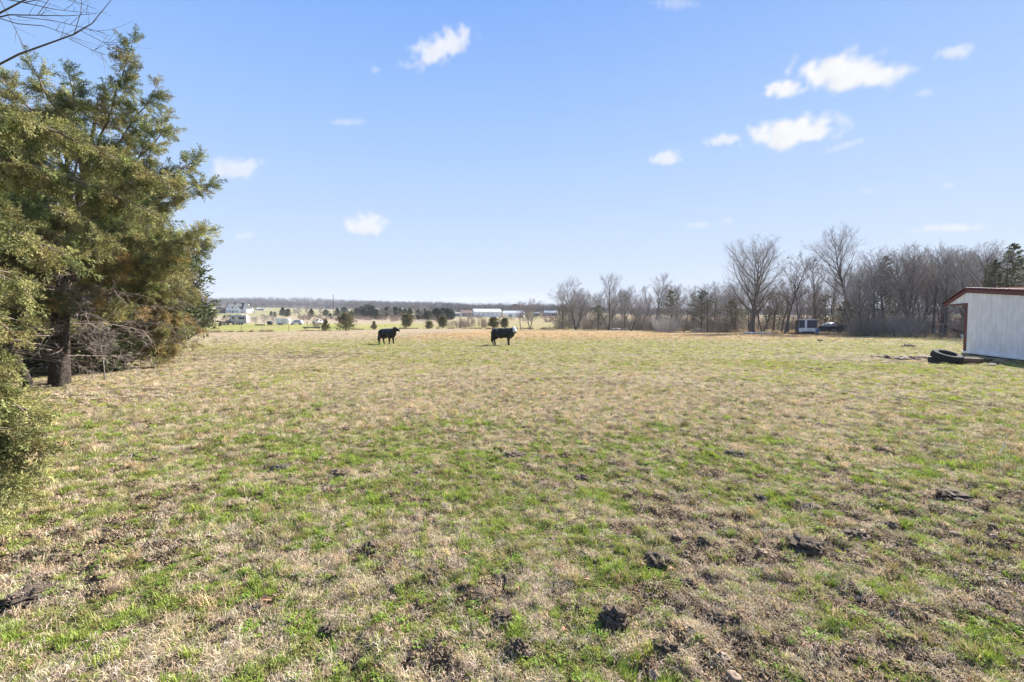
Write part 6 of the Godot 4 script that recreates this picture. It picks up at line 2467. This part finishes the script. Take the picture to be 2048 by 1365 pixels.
	for i in 3600:
		var r := sqrt(lerpf(1.7 * 1.7, 26.0 * 26.0, pow(rng.randf(), 1.5)))
		var a := rnd(-0.95, 0.95)
		var x := r * sin(a)
		var d := r * cos(a)
		var s := soil_at(x, d)
		if rng.randf() > 0.22 + s:
			continue
		var k := rng.randi() % 3
		var size := rnd(0.25, 0.8) * (1.0 if r < 8.0 else rnd(1.0, 1.6))
		where[k].append(Transform3D(Basis(Vector3.UP, rnd(0, TAU)).scaled(Vector3(size, size * rnd(0.7, 1.3), size)), on_ground(x, d, -0.006)))
		var v := rnd(0.5, 0.95)
		tints[k].append(Color(0.25 * v, 0.18 * v, 0.125 * v))
	var home: MultiMeshInstance3D = null
	for k in 3:
		var o := many("scattered_clods", protos[k], M.vc, where[k], tints[k], home)
		if home == null:
			home = o
			tag(o, "small brown soil clods scattered over the pasture", "clods")
	# fallen oak leaves
	var leaves := [[520, 1226, 0.12, "large tan curled leaf on the bare soil left of centre"], [1090, 1055, 0.08, "pale leaf standing on edge in the middle foreground"], [268, 1069, 0.07, "russet leaf in the grass of the left foreground"], [1175, 1180, 0.07, "tan leaf beside the broad soil hump"], [1130, 1290, 0.07, "orange brown leaf left of the ridged dark clod"],
		[1350, 1165, 0.09, "curled tan leaf pair right of the wide cracked hump"], [930, 1132, 0.08, "pale bent leaf right of the squarish clod"], [1040, 1205, 0.07, "brown leaf upright between young grass tufts"], [1290, 1150, 0.06, "light brown leaf behind the wide cracked hump"], [815, 1236, 0.06, "reddish leaf by the young grass below centre"]]
	for q in leaves:
		var d: float = 910.0 * 1.75 / (q[1] - 646.0)
		m = MB.new()
		var l: float = q[2] * 0.8
		var n := 7
		for i in n:
			for s in [-1.0, 1.0]:
				var t0 := float(i) / n
				var t1 := float(i + 1) / n
				var w0: float = l * 0.32 * sin(PI * t0) * (1.0 if i % 2 == 0 else 0.62)
				var w1: float = l * 0.32 * sin(PI * t1) * (1.0 if i % 2 == 1 else 0.62)
				var c0 := Vector3(0, l * 0.25 * sin(PI * t0) + 0.01, (t0 - 0.5) * l)
				var c1 := Vector3(0, l * 0.25 * sin(PI * t1) + 0.01, (t1 - 0.5) * l)
				var a0 := c0 + Vector3(s * w0, w0 * 0.55, 0)
				var a1 := c1 + Vector3(s * w1, w1 * 0.55, 0)
				if s > 0:
					m.quad(c0, c1, a1, a0)
				else:
					m.quad(c0, a0, a1, c1)
		var lm := plain(Color(0.26, 0.13, 0.065).lerp(Color(0.36, 0.24, 0.14), rng.randf()), 0.8)
		lm.backlight_enabled = true
		lm.backlight = Color(0.5, 0.4, 0.3)
		var o := obj("fallen_leaf", m.done(), lm)
		o.position = on_ground(px_x(q[0], d), d, 0.012)
		o.rotation = Vector3(rnd(-0.3, 0.5), rnd(0, TAU), rnd(-0.4, 0.4))
		tag(o, q[3], "leaf", "fallen leaves on the near ground")
	# white stick in the grass at right, twigs
	m = MB.new()
	m.tube(PackedVector3Array([Vector3(0, 0, 0), Vector3(0.02, 0.12, 0.0), Vector3(0.0, 0.26, 0.02)]), taper(0.014, 0.007, 3), 6, Color.WHITE, true)
	var st := obj("white_stick", m.done(), M.white)
	st.position = on_ground(px_x(2006, 5.9), 5.9)
	st.rotation = Vector3(0.5, 0, 0.2)
	tag(st, "short white stick poking up in the grass at the right", "stick")
	for q in [[620, 1075, 0.3, 0.5, "thin dark twig lying in the left of centre pasture"], [1160, 1250, 0.16, 1.2, "bleached twig lying left of the ridged dark clod"], [1760, 995, 0.22, 0.1, "brown twig lying in the grass right of centre"]]:
		var d: float = 910.0 * 1.75 / (q[1] - 646.0)
		m = MB.new()
		m.tube(wander(Vector3.ZERO, Vector3(1, 0.06, 0).normalized(), q[2], 5, 0.12, 0.0), taper(0.006, 0.003, 6), 5, Color.WHITE, true)
		var o := obj("twig", m.done(), M.bark)
		o.position = on_ground(px_x(q[0], d), d, 0.015)
		o.rotation.y = q[3]
		tag(o, q[4], "twig")
